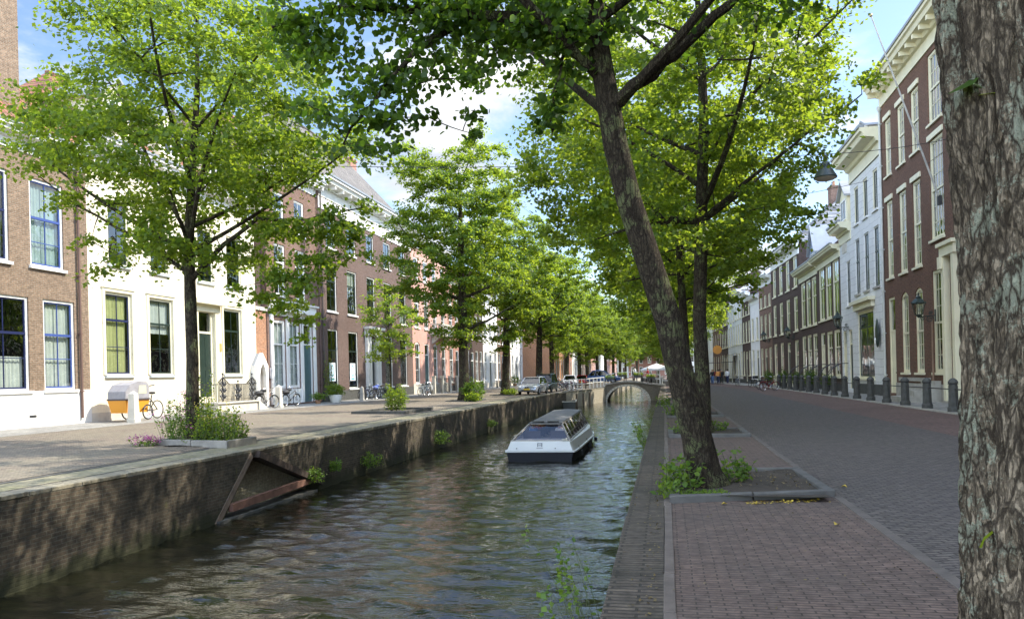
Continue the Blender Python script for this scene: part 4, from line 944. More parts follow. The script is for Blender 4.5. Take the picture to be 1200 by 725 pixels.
def tree(name, label, loc, trunk, env, seed, ncl=220, per=120, leaf=.1, mat=None, barkmat=None, nl=9, six=False, extra=(), limbs=(), crad=(.55, .95), group=None, keep=None, seg=14, cat='tree', flare=1.35):
    rs = np.random.RandomState(seed); root = empty(name, loc, 0, label, cat, group)
    (ex, ey, ez), (rx, ry, rzu, rzd) = env
    C = []; tries = 0; md = .62*(rx*ry*(rzu+rzd)/2/max(1, ncl)*4.2)**(1/3)
    while len(C) < ncl and tries < 30000:
        tries += 1
        d = rs.normal(size=3); d /= np.linalg.norm(d); r_ = rs.uniform(.12, 1)**.38
        lump = 1+.20*math.sin(3.1*d[0]+seed)*math.cos(2.7*d[1]+seed*1.7)+.15*math.sin(5.3*d[2]+4*d[0]+seed)
        p = np.array([ex+d[0]*rx*r_*lump, ey+d[1]*ry*r_*lump, ez+d[2]*r_*lump*(rzu if d[2] > 0 else rzd)])
        if keep and not keep(p): continue
        if all((p[0]-q[0])**2+(p[1]-q[1])**2+(p[2]-q[2])**2 > md*md for q in C): C.append(p)
    base = [p for p in C]; allc = C+[np.array(q[:3], float) for q in extra]
    rad = [rs.uniform(*crad) for _ in C]+[q[3] for q in extra]
    m = MB(); t0 = trunk[0]
    tp = [tuple(p[:3]) for p in trunk]; tr = [p[3] for p in trunk]
    # root flare
    T = [(tp[0][0], tp[0][1], -.15)]+tp; TR = [tr[0]*flare*1.08, tr[0]*flare]+tr[1:]
    T.insert(2, tuple(np.array(tp[0])*.72+np.array(tp[1])*.28)); TR.insert(2, tr[0]*.98+tr[1]*.02)
    m.tube(T, TR, seg)
    n0 = 0
    for i, v in enumerate(m.v):     # uneven bark outline
        nz = noise.noise(Vector(v)*2.3)*.12+noise.noise(Vector(v)*7)*.05; cc_ = None
        p = sample_path([(a[0], a[1], a[2], 0) for a in T], v[2]); m.v[i] = (p[0]+(v[0]-p[0])*(1+nz), p[1]+(v[1]-p[1])*(1+nz), v[2])
    m.build('trunk', barkmat or bark, root, smooth=True)
    m = MB(); skel = [(np.array(p[:3]), p[3]) for p in [sample_path(trunk, z) for z in np.linspace(trunk[-1][2]*.4, trunk[-1][2], 12)]]
    for pts, r0, r1 in limbs:
        pts = [np.array(p, float) for p in pts]
        P = [pts[0]]
        for a, b in zip(pts, pts[1:]):
            for t in (.33, .67, 1): P.append(a+(b-a)*t+(rs.normal(size=3)*.03 if t < 1 else 0))
        rr = np.linspace(r0, r1, len(P)); m.tube([tuple(p) for p in P], list(rr), 8)
        skel += [(p, r_) for p, r_ in zip(P, rr)]
    if allc:
        A = np.array(base if base else allc); tg = []
        if nl and len(A):
            idx = [int(np.argmax(A[:, 2]))]
            D = np.linalg.norm(A-A[idx[0]], axis=1)
            for _ in range(nl-1): j = int(np.argmax(D)); idx.append(j); D = np.minimum(D, np.linalg.norm(A-A[j], axis=1))
            for j in idx:
                t = A[j]; hd = math.hypot(t[0]-ex, t[1]-ey); zs = min(max(t[2]-hd*.75, trunk[-1][2]*.45), trunk[-1][2]*.97)
                s = sample_path(trunk, zs); P = curve_pts(s[:3], t, rs, -.04, .07, 9); r0 = s[3]*rs.uniform(.42, .6)
                rr = np.linspace(r0, .018, 9); m.tube([tuple(p) for p in P], list(rr), 7); skel += [(p, q) for p, q in zip(P[1:], rr[1:])]
        S = np.array([q[0] for q in skel])
        order = sorted(range(len(allc)), key=lambda i: np.min(np.linalg.norm(S-allc[i], axis=1)))
        sk = [q[0] for q in skel]; skr = [q[1] for q in skel]
        for i in order:
            c = allc[i]; Sx = np.array(sk); dd = np.linalg.norm(Sx-c, axis=1)+np.maximum(0, Sx[:, 2]-c[2])*.4; j = int(np.argmin(dd))
            P = curve_pts(sk[j], c, rs, .05, .08, 5); r0 = min(skr[j]*.75, .008+.012*np.linalg.norm(c-sk[j])+.01)
            m.tube([tuple(p) for p in P], list(np.linspace(max(r0, .008), .005, 5)), 4, cap=False)
            for p in P[2:]: sk.append(p); skr.append(max(r0*.7, .008))
    m.build('branches', barkmat or bark, root, smooth=True)
    if allc:
        pts = sprays(allc, rad, per, rs); crn = np.array([ex, ey, ez]); out = pts-crn; out /= np.linalg.norm(out, axis=1)[:, None]+1e-6
        leafmesh('crown', pts, leaf, mat or leaf_mid, rs, root, six, nrm=out*.55)
    return root
SS = 'street trees on the quay by the road'; LS = 'street trees along the sunny quay'
# --- the leaning tree in its stone edged pit
TA = [(0, 0, 0, .25), (-.12, -.08, .7, .205), (-.29, -.2, 1.43, .188), (-.47, -.32, 2.3, .174), (-.73, -.45, 3.17, .165), (-.94, -.55, 3.9, .16), (-1.11, -.62, 4.63, .155), (-1.21, -.68, 5.4, .158), (-1.33, -.72, 6.2, .145), (-1.36, -.76, 7.4, .13), (-1.5, -.8, 9.2, .08)]
ox, oy = .53, 10.95
def W(l): return [(a-ox, b-oy, c) for a, b, c in l]
exA = []
rsx = np.random.RandomState(12)
def along(pts, n, spread, r_, z=0):
    pts = [np.array(p) for p in pts]; out = []
    for i in range(n):
        t = rsx.uniform(0, len(pts)-1.001); j = int(t); p = pts[j]+(pts[j+1]-pts[j])*(t-j)+rsx.normal(size=3)*spread; out.append((p[0], p[1], p[2]+z, rsx.uniform(*r_)))
    return out
l1 = W([(-.76, 10.2, 6.2), (-1.87, 10.0, 6.35), (-2.99, 9.8, 6.5), (-4.06, 9.5, 6.5), (-4.95, 9.3, 6.25)])
l2 = W([(-2.4, 9.9, 6.4), (-3.1, 9.6, 5.85), (-3.58, 9.4, 5.2), (-3.95, 9.2, 4.6)])
l3 = W([(-.66, 10.28, 5.15), (-.2, 10.15, 5.4), (.21, 10.0, 5.62), (.6, 9.85, 5.9), (.98, 9.7, 6.15), (1.6, 9.6, 6.9)])
l4 = W([(-.8, 10.3, 6.5), (-1.15, 10.1, 5.95), (-1.35, 10.0, 5.3), (-1.38, 10.0, 4.75)])
l5 = W([(-.75, 10.2, 6.0), (-1.6, 11, 6.6), (-2.8, 12, 7.2), (-4, 12.6, 7.4)])
exA += along(l1, 44, .26, (.35, .55), .12)+along(l2, 26, .22, (.28, .48), .05)+along(l4[1:], 13, .09, (.16, .27))+along(l3[3:], 10, .22, (.3, .45), .25)+along(l5, 16, .4, (.4, .6))
exA += [(*W([q])[0], r_) for q, r_ in (((-2.0, 9.8, 5.7), .4), ((-2.5, 9.6, 5.45), .4), ((-3.0, 9.4, 5.35), .45), ((-3.4, 9.3, 4.9), .42), ((-3.9, 9.2, 5.2), .4), ((-2.9, 9.5, 4.95), .3), ((-2.4, 9.7, 5.0), .22), ((-2.35, 9.7, 4.75), .18), ((-4.3, 9.2, 5.75), .42), ((-1.5, 9.9, 6.1), .4), ((-1.0, 10, 6.15), .4), ((-4.6, 9.3, 6.2), .45),
   ((1.9, 9.5, 6.75), .4), ((2.4, 9.4, 7.0), .4), ((2.7, 9.6, 6.9), .35), ((.0, 9.9, 6.6), .4), ((-.3, 9.8, 6.5), .4), ((.5, 9.8, 6.5), .35), ((-.9, 10, 6.5), .35))]
rs9 = np.random.RandomState(99); n9 = 0  # unseen leaf clumps above the view, added for their shade
while n9 < 9:
    q = (rs9.uniform(-.5, 2.5), rs9.uniform(11, 16), rs9.uniform(8.4, 12.8))
    if q[2] > 2.6+.5*q[1]: exA.append((*W([q])[0], rs9.uniform(.7, .95))); n9 += 1
for i in range(22): exA.append((rsx.uniform(-5.2, 2.2)-ox*0, rsx.uniform(-1.9, -.8), rsx.uniform(5.55, 6.3)+.25, rsx.uniform(.35, .5)))
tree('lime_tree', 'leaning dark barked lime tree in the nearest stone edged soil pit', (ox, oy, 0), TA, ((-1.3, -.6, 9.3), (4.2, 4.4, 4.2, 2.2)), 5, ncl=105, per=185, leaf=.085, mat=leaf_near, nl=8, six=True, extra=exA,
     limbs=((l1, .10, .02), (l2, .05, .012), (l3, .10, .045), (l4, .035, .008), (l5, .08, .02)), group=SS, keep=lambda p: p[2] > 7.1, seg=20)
# --- second street tree
TB = [(0, 0, 0, .24), (.02, .02, 1.3, .19), (.0, 0, 3, .175), (.06, 0, 4.5, .165), (.12, 0, 6, .15), (.22, 0, 7.8, .13), (.2, 0, 9.6, .10), (.1, 0, 12, .05)]
exB = [(x-.91, 0, z, r_) for x, z, r_ in ((-2.9, 6.9, .7), (-2.6, 6.2, .7), (-2.9, 5.4, .6), (-1.9, 5.8, .7), (-1.2, 5.2, .6), (2.6, 5.0, .55), (3.2, 5.2, .5), (2.9, 5.7, .6), (2.1, 5.6, .6), (4.2, 7.9, .6), (4.9, 8.6, .5), (3.6, 7.1, .6), (3.2, 6.6, .5), (5.3, 8.9, .4), (-.3, 4.6, .5), (1.8, 4.4, .5))]
tree('lime_tree', 'straight dark stemmed lime tree standing just behind the leaning one', (.91, 20.2, 0), TB, ((-.4, .2, 9.2), (4.6, 4.6, 4.6, 4.3)), 8, ncl=190, per=250, leaf=.12, mat=leaf_mid, nl=12, extra=exB, group=SS, six=False,
     limbs=(([(.06, 0, 4.6), (-.35, -.1, 4.75), (-.9, -.2, 5.6), (-1.9, -.3, 6.4)], .06, .02), ([(.1, 0, 5.4), (1.0, 0, 6.2), (2.4, 0, 7.2), (4.0, 0, 8.3)], .07, .015)), keep=lambda p: p[2] > 4.4 and p[0] < 2.3+max(0, p[2]-7.6)*1.3)
# --- foreground trunk, real ridged bark
def fg_tree():
    e = empty('lime_tree', (1.21, 2.45, 0), 0, 'huge rough barked trunk with pale lichen standing closest at the edge of the sidewalk', 'tree', SS)
    n, k_ = 360, 520; V = np.zeros((k_, n, 3)); H = 6.2
    for j in range(k_):
        z = -.1+H*j/(k_-1); r0 = .335+.14*math.exp(-max(z, 0)/.35)-.006*z; cx_ = -.012*z
        for i in range(n):
            t = 2*math.pi*i/n; c, s = math.cos(t), math.sin(t); p = Vector((c*2.2, s*2.2, z*.62))
            wv = noise.noise(p*1.2)*.9; q = Vector((c*5.2+wv, s*5.2, z*1.15+wv))
            rg = 1-abs(noise.noise(q*2.2))*2.3; rg2 = 1-abs(noise.noise(q*4.8+Vector((9, 2, 4))))*2
            d = .022*max(-.5, rg)+.012*rg2+.05*noise.noise(Vector((c*1.1, s*1.1, z*.9)))+.006*noise.noise(Vector((c*14, s*14, z*22)))
            V[j, i] = (cx_+(r0+d)*c, (r0+d)*s, z)
    V = V.reshape(-1, 3); idx = np.arange(n*k_).reshape(k_, n); a = idx[:-1]; b = np.roll(a, -1, 1); d_ = idx[1:]; c_ = np.roll(d_, -1, 1)
    f = np.stack([a, b, c_, d_], -1).reshape(-1, 4)
    me = bpy.data.meshes.new('trunk'); me.from_pydata(V.tolist(), [], f.tolist()); me.polygons.foreach_set('use_smooth', [True]*len(f)); me.materials.append(barkfg)
    o = bpy.data.objects.new('trunk', me); COL.objects.link(o); o.parent = e
    rs = np.random.RandomState(77); C = []; m = MB()
    while len(C) < 95:
        d = rs.normal(size=3); d /= np.linalg.norm(d); p = np.array([.2+d[0]*4.4*rs.uniform(.2, 1), -.3+d[1]*4.6*rs.uniform(.2, 1), 8.8+d[2]*2.6])
        if p[2] > 6.5+max(0, p[1]-2.6)*.55 and all(np.linalg.norm(p-q) > .7 for q in C): C.append(p)
    m.tube([(-.074, 0, 5.9), (-.05, 0, 7.2), (.1, .1, 8.5), (.2, 0, 10.5)], [.30, .24, .17, .05], 12)
    for c in C:
        s = np.array([.0, 0, min(max(5.9, c[2]-np.hypot(c[0], c[1])*.7), 9.5)]); P = curve_pts(s, c, rs, .0, .06, 7); m.tube([tuple(p) for p in P], list(np.linspace(.06, .008, 7)), 6)
    m.build('branches', bark, e, smooth=True)
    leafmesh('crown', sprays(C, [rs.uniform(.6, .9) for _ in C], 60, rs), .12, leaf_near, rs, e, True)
    # single shoots growing out of the trunk
    pts = np.array([(-.36, -.14, 2.66), (-.37, -.16, 2.36), (-.35, -.12, 2.34), (-.34, -.16, 1.16), (-.36, -.1, 2.7)])
    m = MB()
    for p in pts: m.tube([(p[0]+.10, p[1]+.06, p[2]-.03), tuple(p)], .003, 5)
    [leafmesh('shoot_leaf', pts[i:i+1], .10, leaf_sun, np.random.RandomState(5+i), e, True) for i in range(len(pts))]
    m.build('shoot', stemm, e)
fg_tree()
# --- other street trees: one mesh set per kind, copied
def mid_tree(lab, loc, seed, mat, grp, R_=4.3, H=13, tr=.2, ncl=170, per=85, leaf=.15, low=3.6, lean=0, **kw):
    per = int(per*2.1); leaf *= 1.12
    T = [(0, 0, 0, tr*1.2), (lean*.1, 0, 1.5, tr), (lean*.3, 0, H*.3, tr*.88), (lean*.6, 0, H*.55, tr*.6), (lean*.8, 0, H*.85, tr*.22)]
    c = (low+H)/2+.4
    return tree('lime_tree', lab, loc, T, ((lean*.5, 0, c), (R_, R_, H-c, c-low)), seed, ncl=ncl, per=per, leaf=leaf, mat=mat, nl=9, group=grp, seg=10, **kw)
C1 = mid_tree('third lime tree of the shaded quay, behind the straight dark stemmed one', (.85, 28.6, 0), 21, leaf_sun, SS, 4.4, 13.5, .16, 135, 95, .14, 4.2, lean=-.5)
C2 = mid_tree('fourth lime tree of the shaded quay, its crown reaching over the canal', (.8, 37.2, 0), 22, leaf_mid, SS, 4.6, 13, .18, 120, 90, .16, 4.0, lean=.4)
def cp(src, lab, loc, rz, sc_, grp):
    c = copy_tree(src); c.location = loc; c.rotation_euler = (0, 0, rz); c.scale = (sc_, sc_, sc_); c['label'] = lab; c['group'] = grp; return c
for i, (y, a, s_) in enumerate(((46, 1.2, 1), (54.5, 2.9, .95), (63, 4.1, 1.05), (72, 5.3, 1), (80.5, .6, .92))):
    cp((C1, C2)[i % 2], ['fifth', 'sixth', 'seventh', 'eighth', 'ninth'][i]+' lime tree of the shaded quay counting the leaning one as first', (.8, y, 0), a, s_, SS)
for i, (x, y, a, s_) in enumerate(((.9, 95, 1.1, 1), (.9, 104, 2.2, 1), (.8, 114, 3.3, 1.05), (.8, 126, 4.6, 1.05), (.7, 140, 5.2, 1.1), (.7, 158, .9, 1.1), (.7, 180, 2, 1.15))):
    cp((C2, C1)[i % 2], ['first', 'second', 'third', 'fourth', 'fifth', 'sixth', 'seventh'][i]+' street tree beyond the bridge on the shaded side', (x, y, 0), a, s_, 'street trees beyond the bridge')
# --- left row
T1 = [(0, 0, 0, .20), (.0, 0, 1.0, .155), (.03, 0, 2.2, .15), (.02, 0, 3.8, .145), (.02, 0, 5.2, .13), (.15, 0, 7, .10), (.35, 0, 9, .07), (.4, 0, 11, .04)]
def X1(l): return [(x+11.95, 0 if len(q_) < 4 else 0, z, r_) for q_ in [0] for x, z, r_ in l] if False else [(x+11.95, y, z, r_) for x, y, z, r_ in l]
ex1 = X1([(-9.9, 0, 3.7, .5), (-9.35, .1, 3.45, .55), (-9.3, -.1, 4.2, .6), (-8.7, 0, 4.6, .6), (-8.3, .2, 5.2, .6), (-7.7, 0, 5.4, .5), (-7.2, 0, 5.9, .42), (-7.4, .1, 5.2, .4), (-8.8, 0, 5.4, .55), (-8.6, -.2, 3.9, .45), (-9.6, 0, 5.4, .6), (-9.0, .3, 3.1, .4), (-7.8, 0, 4.7, .4),
   (-14.7, 0, 4.6, .45), (-14.2, .2, 4.9, .5), (-14.8, 0, 5.4, .5), (-15.6, 0, 6.5, .6), (-16.3, 0, 7.5, .7), (-15.3, 0, 7.6, .7), (-14.1, 0, 6.4, .6), (-16.9, .2, 8.6, .6), (-13.2, 0, 5.6, .6), (-12.6, .4, 4.9, .6), (-11.0, -.5, 4.7, .6), (-10.4, .3, 5.0, .6), (-16.0, .2, 9.4, .6), (-14.6, .2, 11.2, .6), (-13.9, .4, 10.2, .6)])
rl = np.random.RandomState(6); ex1 += [(x+rl.normal()*.28, y+rl.normal()*.3, z+rl.normal()*.2, r_*.9) for x, y, z, r_ in ex1 if x > 1.8 for _ in range(2)]
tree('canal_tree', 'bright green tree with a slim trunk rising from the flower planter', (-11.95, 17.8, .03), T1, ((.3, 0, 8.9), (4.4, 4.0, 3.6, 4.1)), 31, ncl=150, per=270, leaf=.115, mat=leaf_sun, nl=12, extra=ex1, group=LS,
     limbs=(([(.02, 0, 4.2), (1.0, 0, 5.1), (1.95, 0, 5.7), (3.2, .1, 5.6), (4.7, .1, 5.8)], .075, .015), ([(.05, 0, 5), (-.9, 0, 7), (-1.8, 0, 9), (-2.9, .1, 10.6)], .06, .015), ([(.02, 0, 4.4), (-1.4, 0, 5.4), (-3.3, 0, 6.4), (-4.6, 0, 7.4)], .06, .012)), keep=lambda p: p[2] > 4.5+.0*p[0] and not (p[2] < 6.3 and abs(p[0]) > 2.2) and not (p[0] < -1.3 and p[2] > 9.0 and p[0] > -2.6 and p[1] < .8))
tree('young_tree', 'young thin stemmed tree beside the round shrub on the quay', (-12.9, 35.0, .06), [(0, 0, 0, .055), (0, 0, 1.6, .05), (-.05, 0, 3.5, .04), (-.1, 0, 5.6, .015)], ((-.05, 0, 4.3), (1.35, 1.2, 1.7, 2.0)), 41, ncl=46, per=260, leaf=.12, mat=leaf_mid, nl=6, crad=(.3, .5), group=LS, flare=1.05, seg=8)
T3 = mid_tree('large full canal tree standing beyond the young one', (-12.9, 48.8, .06), 51, leaf_mid, LS, 4.1, 17.5, .33, 215, 105, .16, 4.6,
     limbs=(([(.1, 0, 4.6), (1.5, .5, 5.2), (3.3, .8, 6.2)], .12, .03),))
T4 = mid_tree('second full canal tree leaning its crown over the water', (-12.8, 61.5, .06), 52, leaf_mid, LS, 4.6, 15.5, .31, 165, 95, .18, 4.6, lean=.6)
T5 = mid_tree('canal tree whose trunk stands behind the parked silver car', (-12.4, 76, .04), 53, leaf_sun, LS, 4.6, 14.5, .34, 125, 85, .2, 4.6, lean=.5)
for i, (src, x, y, a, s_) in enumerate(((T4, -12.6, 87, 2, .95), (T5, -12.4, 98, 1, .95), (T3, -12, 110, 3, .85), (T5, -12, 122, 4, 1), (T4, -11.6, 135, 5, 1), (T5, -11.2, 150, 2.2, 1), (T4, -11, 168, 1, 1.05), (T5, -10.8, 190, 5.5, 1.1), (T3, -10.6, 215, 2, 1))):
    cp(src, ['first', 'second', 'third', 'fourth', 'fifth', 'sixth', 'seventh', 'eighth', 'ninth'][i]+' canal tree of the far sunny row behind the bicycles and bridge', (x, y, .03), a, s_, 'far trees on the sunny side')
for i, (x, y, a, s_) in enumerate(((-18, 256, 0, 1.1), (-9, 255, 1, 1.2), (-2, 257, 2, 1.1), (5, 256, 3, 1.15))):
    cp((T4, T5)[i % 2], ['leftmost', 'second', 'third', 'rightmost'][i]+' of the four trees closing the far end of the canal', (x, y, 0), a, s_, 'trees closing the view')
# ------------------------------------------------------------------ people
def skin(name, V, Ed, rad, mat, parent=None, sub=1, flat_=None):
    me = bpy.data.meshes.new(name); me.from_pydata(V, Ed, []); o = bpy.data.objects.new('tmp', me); COL.objects.link(o)
    md = o.modifiers.new('s', 'SKIN'); sm = me.skin_vertices[0].data
    for i, r_ in enumerate(rad): sm[i].radius = r_ if hasattr(r_, '__len__') else (r_, r_)
    sm[0].use_root = True
    s2 = o.modifiers.new('u', 'SUBSURF'); s2.levels = sub; s2.render_levels = sub
    dg = bpy.context.evaluated_depsgraph_get(); m2 = bpy.data.meshes.new_from_object(o.evaluated_get(dg)); bpy.data.objects.remove(o); bpy.data.meshes.remove(me)
    m2.materials.clear(); m2.materials.append(mat); m2.polygons.foreach_set('use_smooth', [True]*len(m2.polygons)); m2.name = name
    q = bpy.data.objects.new(name, m2); COL.objects.link(q); q.parent = parent; return q
skinm = flat('skin', (.48, .28, .20), .6, .05)
def person(loc, rz, label, topc, legc, hairc, sit=False, step=.25, arm=.2, group='people out in the street', sc_=1., bag=False):
    e = empty('person', loc, rz, label, 'person', group); e.scale = (sc_,)*3
    hz = .92 if not sit else .50
    P = {'hip': (0, 0, hz), 'waist': (0, 0, hz+.18), 'chest': (0, .0, hz+.42), 'neck': (0, .0, hz+.57), 'head': (0, -.02, hz+.68), 'crown': (0, -.01, hz+.78)}
    for s_, nm in ((-1, 'l'), (1, 'r')):
        st = step*s_
        P['sh'+nm] = (.17*s_, 0, hz+.50); P['el'+nm] = (.22*s_, arm*s_*.5+(.0 if not sit else -.08), hz+.23); P['wr'+nm] = (.21*s_, arm*s_-.10-(.15 if sit else 0), hz+.0+(.06 if sit else 0)); P['ha'+nm] = (.20*s_, arm*s_-.14-(.2 if sit else 0), hz-.09+(.13 if sit else 0))
        P['th'+nm] = (.09*s_, 0, hz-.05)
        if sit: P['kn'+nm] = (.10*s_, -.44, hz+.0); P['an'+nm] = (.10*s_, -.46, hz-.40); P['to'+nm] = (.10*s_, -.62, hz-.46)
        else: P['kn'+nm] = (.10*s_, -st*.5-.04, .50); P['an'+nm] = (.10*s_, -st+.04, .09); P['to'+nm] = (.11*s_, -st-.12, .035)
    keys = list(P); ix = {k_: i for i, k_ in enumerate(keys)}; V = [P[k_] for k_ in keys]
    E_ = [('hip', 'waist'), ('waist', 'chest'), ('chest', 'neck'), ('neck', 'head'), ('head', 'crown')]
    for n in 'lr': E_ += [('chest', 'sh'+n), ('sh'+n, 'el'+n), ('el'+n, 'wr'+n), ('wr'+n, 'ha'+n), ('hip', 'th'+n), ('th'+n, 'kn'+n), ('kn'+n, 'an'+n), ('an'+n, 'to'+n)]
    RR = {'hip': (.15, .11), 'waist': (.13, .10), 'chest': (.155, .115), 'neck': .055, 'head': (.078, .098), 'crown': (.07, .085), 'sh': .062, 'el': .042, 'wr': .028, 'ha': (.042, .02), 'th': .088, 'kn': .058, 'an': .038, 'to': (.045, .028)}
    rr = [RR[k_ if k_ in RR else k_[:-1]] for k_ in keys]
    skin('body', V, [(ix[a], ix[b]) for a, b in E_], rr, skinm, e)
    def sub(nm, ks, ed, add, mat):
        j = {k_: i for i, k_ in enumerate(ks)}
        r2 = [tuple(x+add for x in (RR[q] if hasattr(RR[q], '__len__') else (RR[q],)*2)) for q in [(k_ if k_ in RR else k_[:-1]) for k_ in ks]]
        skin(nm, [P[k_] for k_ in ks], [(j[a], j[b]) for a, b in ed], r2, mat, e)
    sub('jacket', ['waist', 'hip', 'chest', 'shl', 'ell', 'wrl', 'shr', 'elr', 'wrr'], [('waist', 'hip'), ('waist', 'chest'), ('chest', 'shl'), ('shl', 'ell'), ('ell', 'wrl'), ('chest', 'shr'), ('shr', 'elr'), ('elr', 'wrr')], .022, topc)
    sub('trousers', ['hip', 'thl', 'knl', 'anl', 'thr', 'knr', 'anr'], [('hip', 'thl'), ('thl', 'knl'), ('knl', 'anl'), ('hip', 'thr'), ('thr', 'knr'), ('knr', 'anr')], .014, legc)
    c = P['head']; m = MB(); m.ball((c[0], c[1]+.02, c[2]+.055), (.10, .115, .095), 12, 8); m.ball((c[0], c[1]+.07, c[2]-.0), (.085, .06, .10), 10, 6); m.build('hair', hairc, e, smooth=True)
    for n in 'lr':
        a, b = P['an'+n], P['to'+n]; m = MB(); m.tube([(a[0], a[1]+.06, b[2]), (a[0], (a[1]+b[1])/2, b[2]+.01), (b[0], b[1]-.04, b[2]-.005)], [.045, .052, .035], 8); m.build('shoe', blackp, e, smooth=True)
    return e
cl = {n: flat('cloth_'+n, c, .9, .15, 6) for n, c in dict(navy=(.03, .04, .09), black=(.02, .02, .022), red=(.45, .05, .05), blue=(.08, .16, .35), tan=(.38, .28, .18), white=(.7, .7, .68), grey=(.2, .2, .21), orange=(.6, .25, .06), green=(.08, .16, .08)).items()}
hb, hbl, hg = flat('brown_hair', (.05, .028, .015), .7), flat('fair_hair', (.35, .24, .12), .7), flat('grey_hair', (.35, .34, .33), .7)
ppl = [(5.0, 96, .2, 'navy', 'black', hb, 'person in a navy jacket at the canal side of the walking group'), (5.7, 97, -.2, 'black', 'blue', hbl, 'fair haired person in black top and blue jeans'), (6.3, 95.5, 3.0, 'orange', 'navy', hb, 'person in an orange jacket walking away'),
       (6.9, 98.5, .1, 'black', 'black', hg, 'grey haired person dressed wholly in black'), (7.5, 97, 2.8, 'white', 'navy', hb, 'person in a white top and navy trousers beside the shop fronts'), (6.1, 101, .4, 'red', 'grey', hbl, 'fair haired person in a red jacket behind the walking group'), (7.9, 103, 3.3, 'grey', 'black', hb, 'person in a grey jacket near the shop awning'), (4.5, 100, -.1, 'tan', 'blue', hb, 'person in a tan coat and blue jeans at the rear of the group'),
       (7.2, 106, .5, 'blue', 'black', hb, 'person in a blue jacket farthest up the shaded street')]
for x, y, a, t, l, hh, lb in ppl: person((x, y, 0), a, lb, cl[t], cl[l], hh, step=.22, sc_=1.04, group='walking group up the shaded street')
person((-3.3, 88.5, .6), 1.4, 'person in a white top crossing the bridge', cl['white'], cl['navy'], hb, step=.2, group='people on the bridge')
person((-1.9, 88.9, .4), -1.5, 'person in a red jacket crossing the bridge', cl['red'], cl['black'], hbl, step=.2, group='people on the bridge')

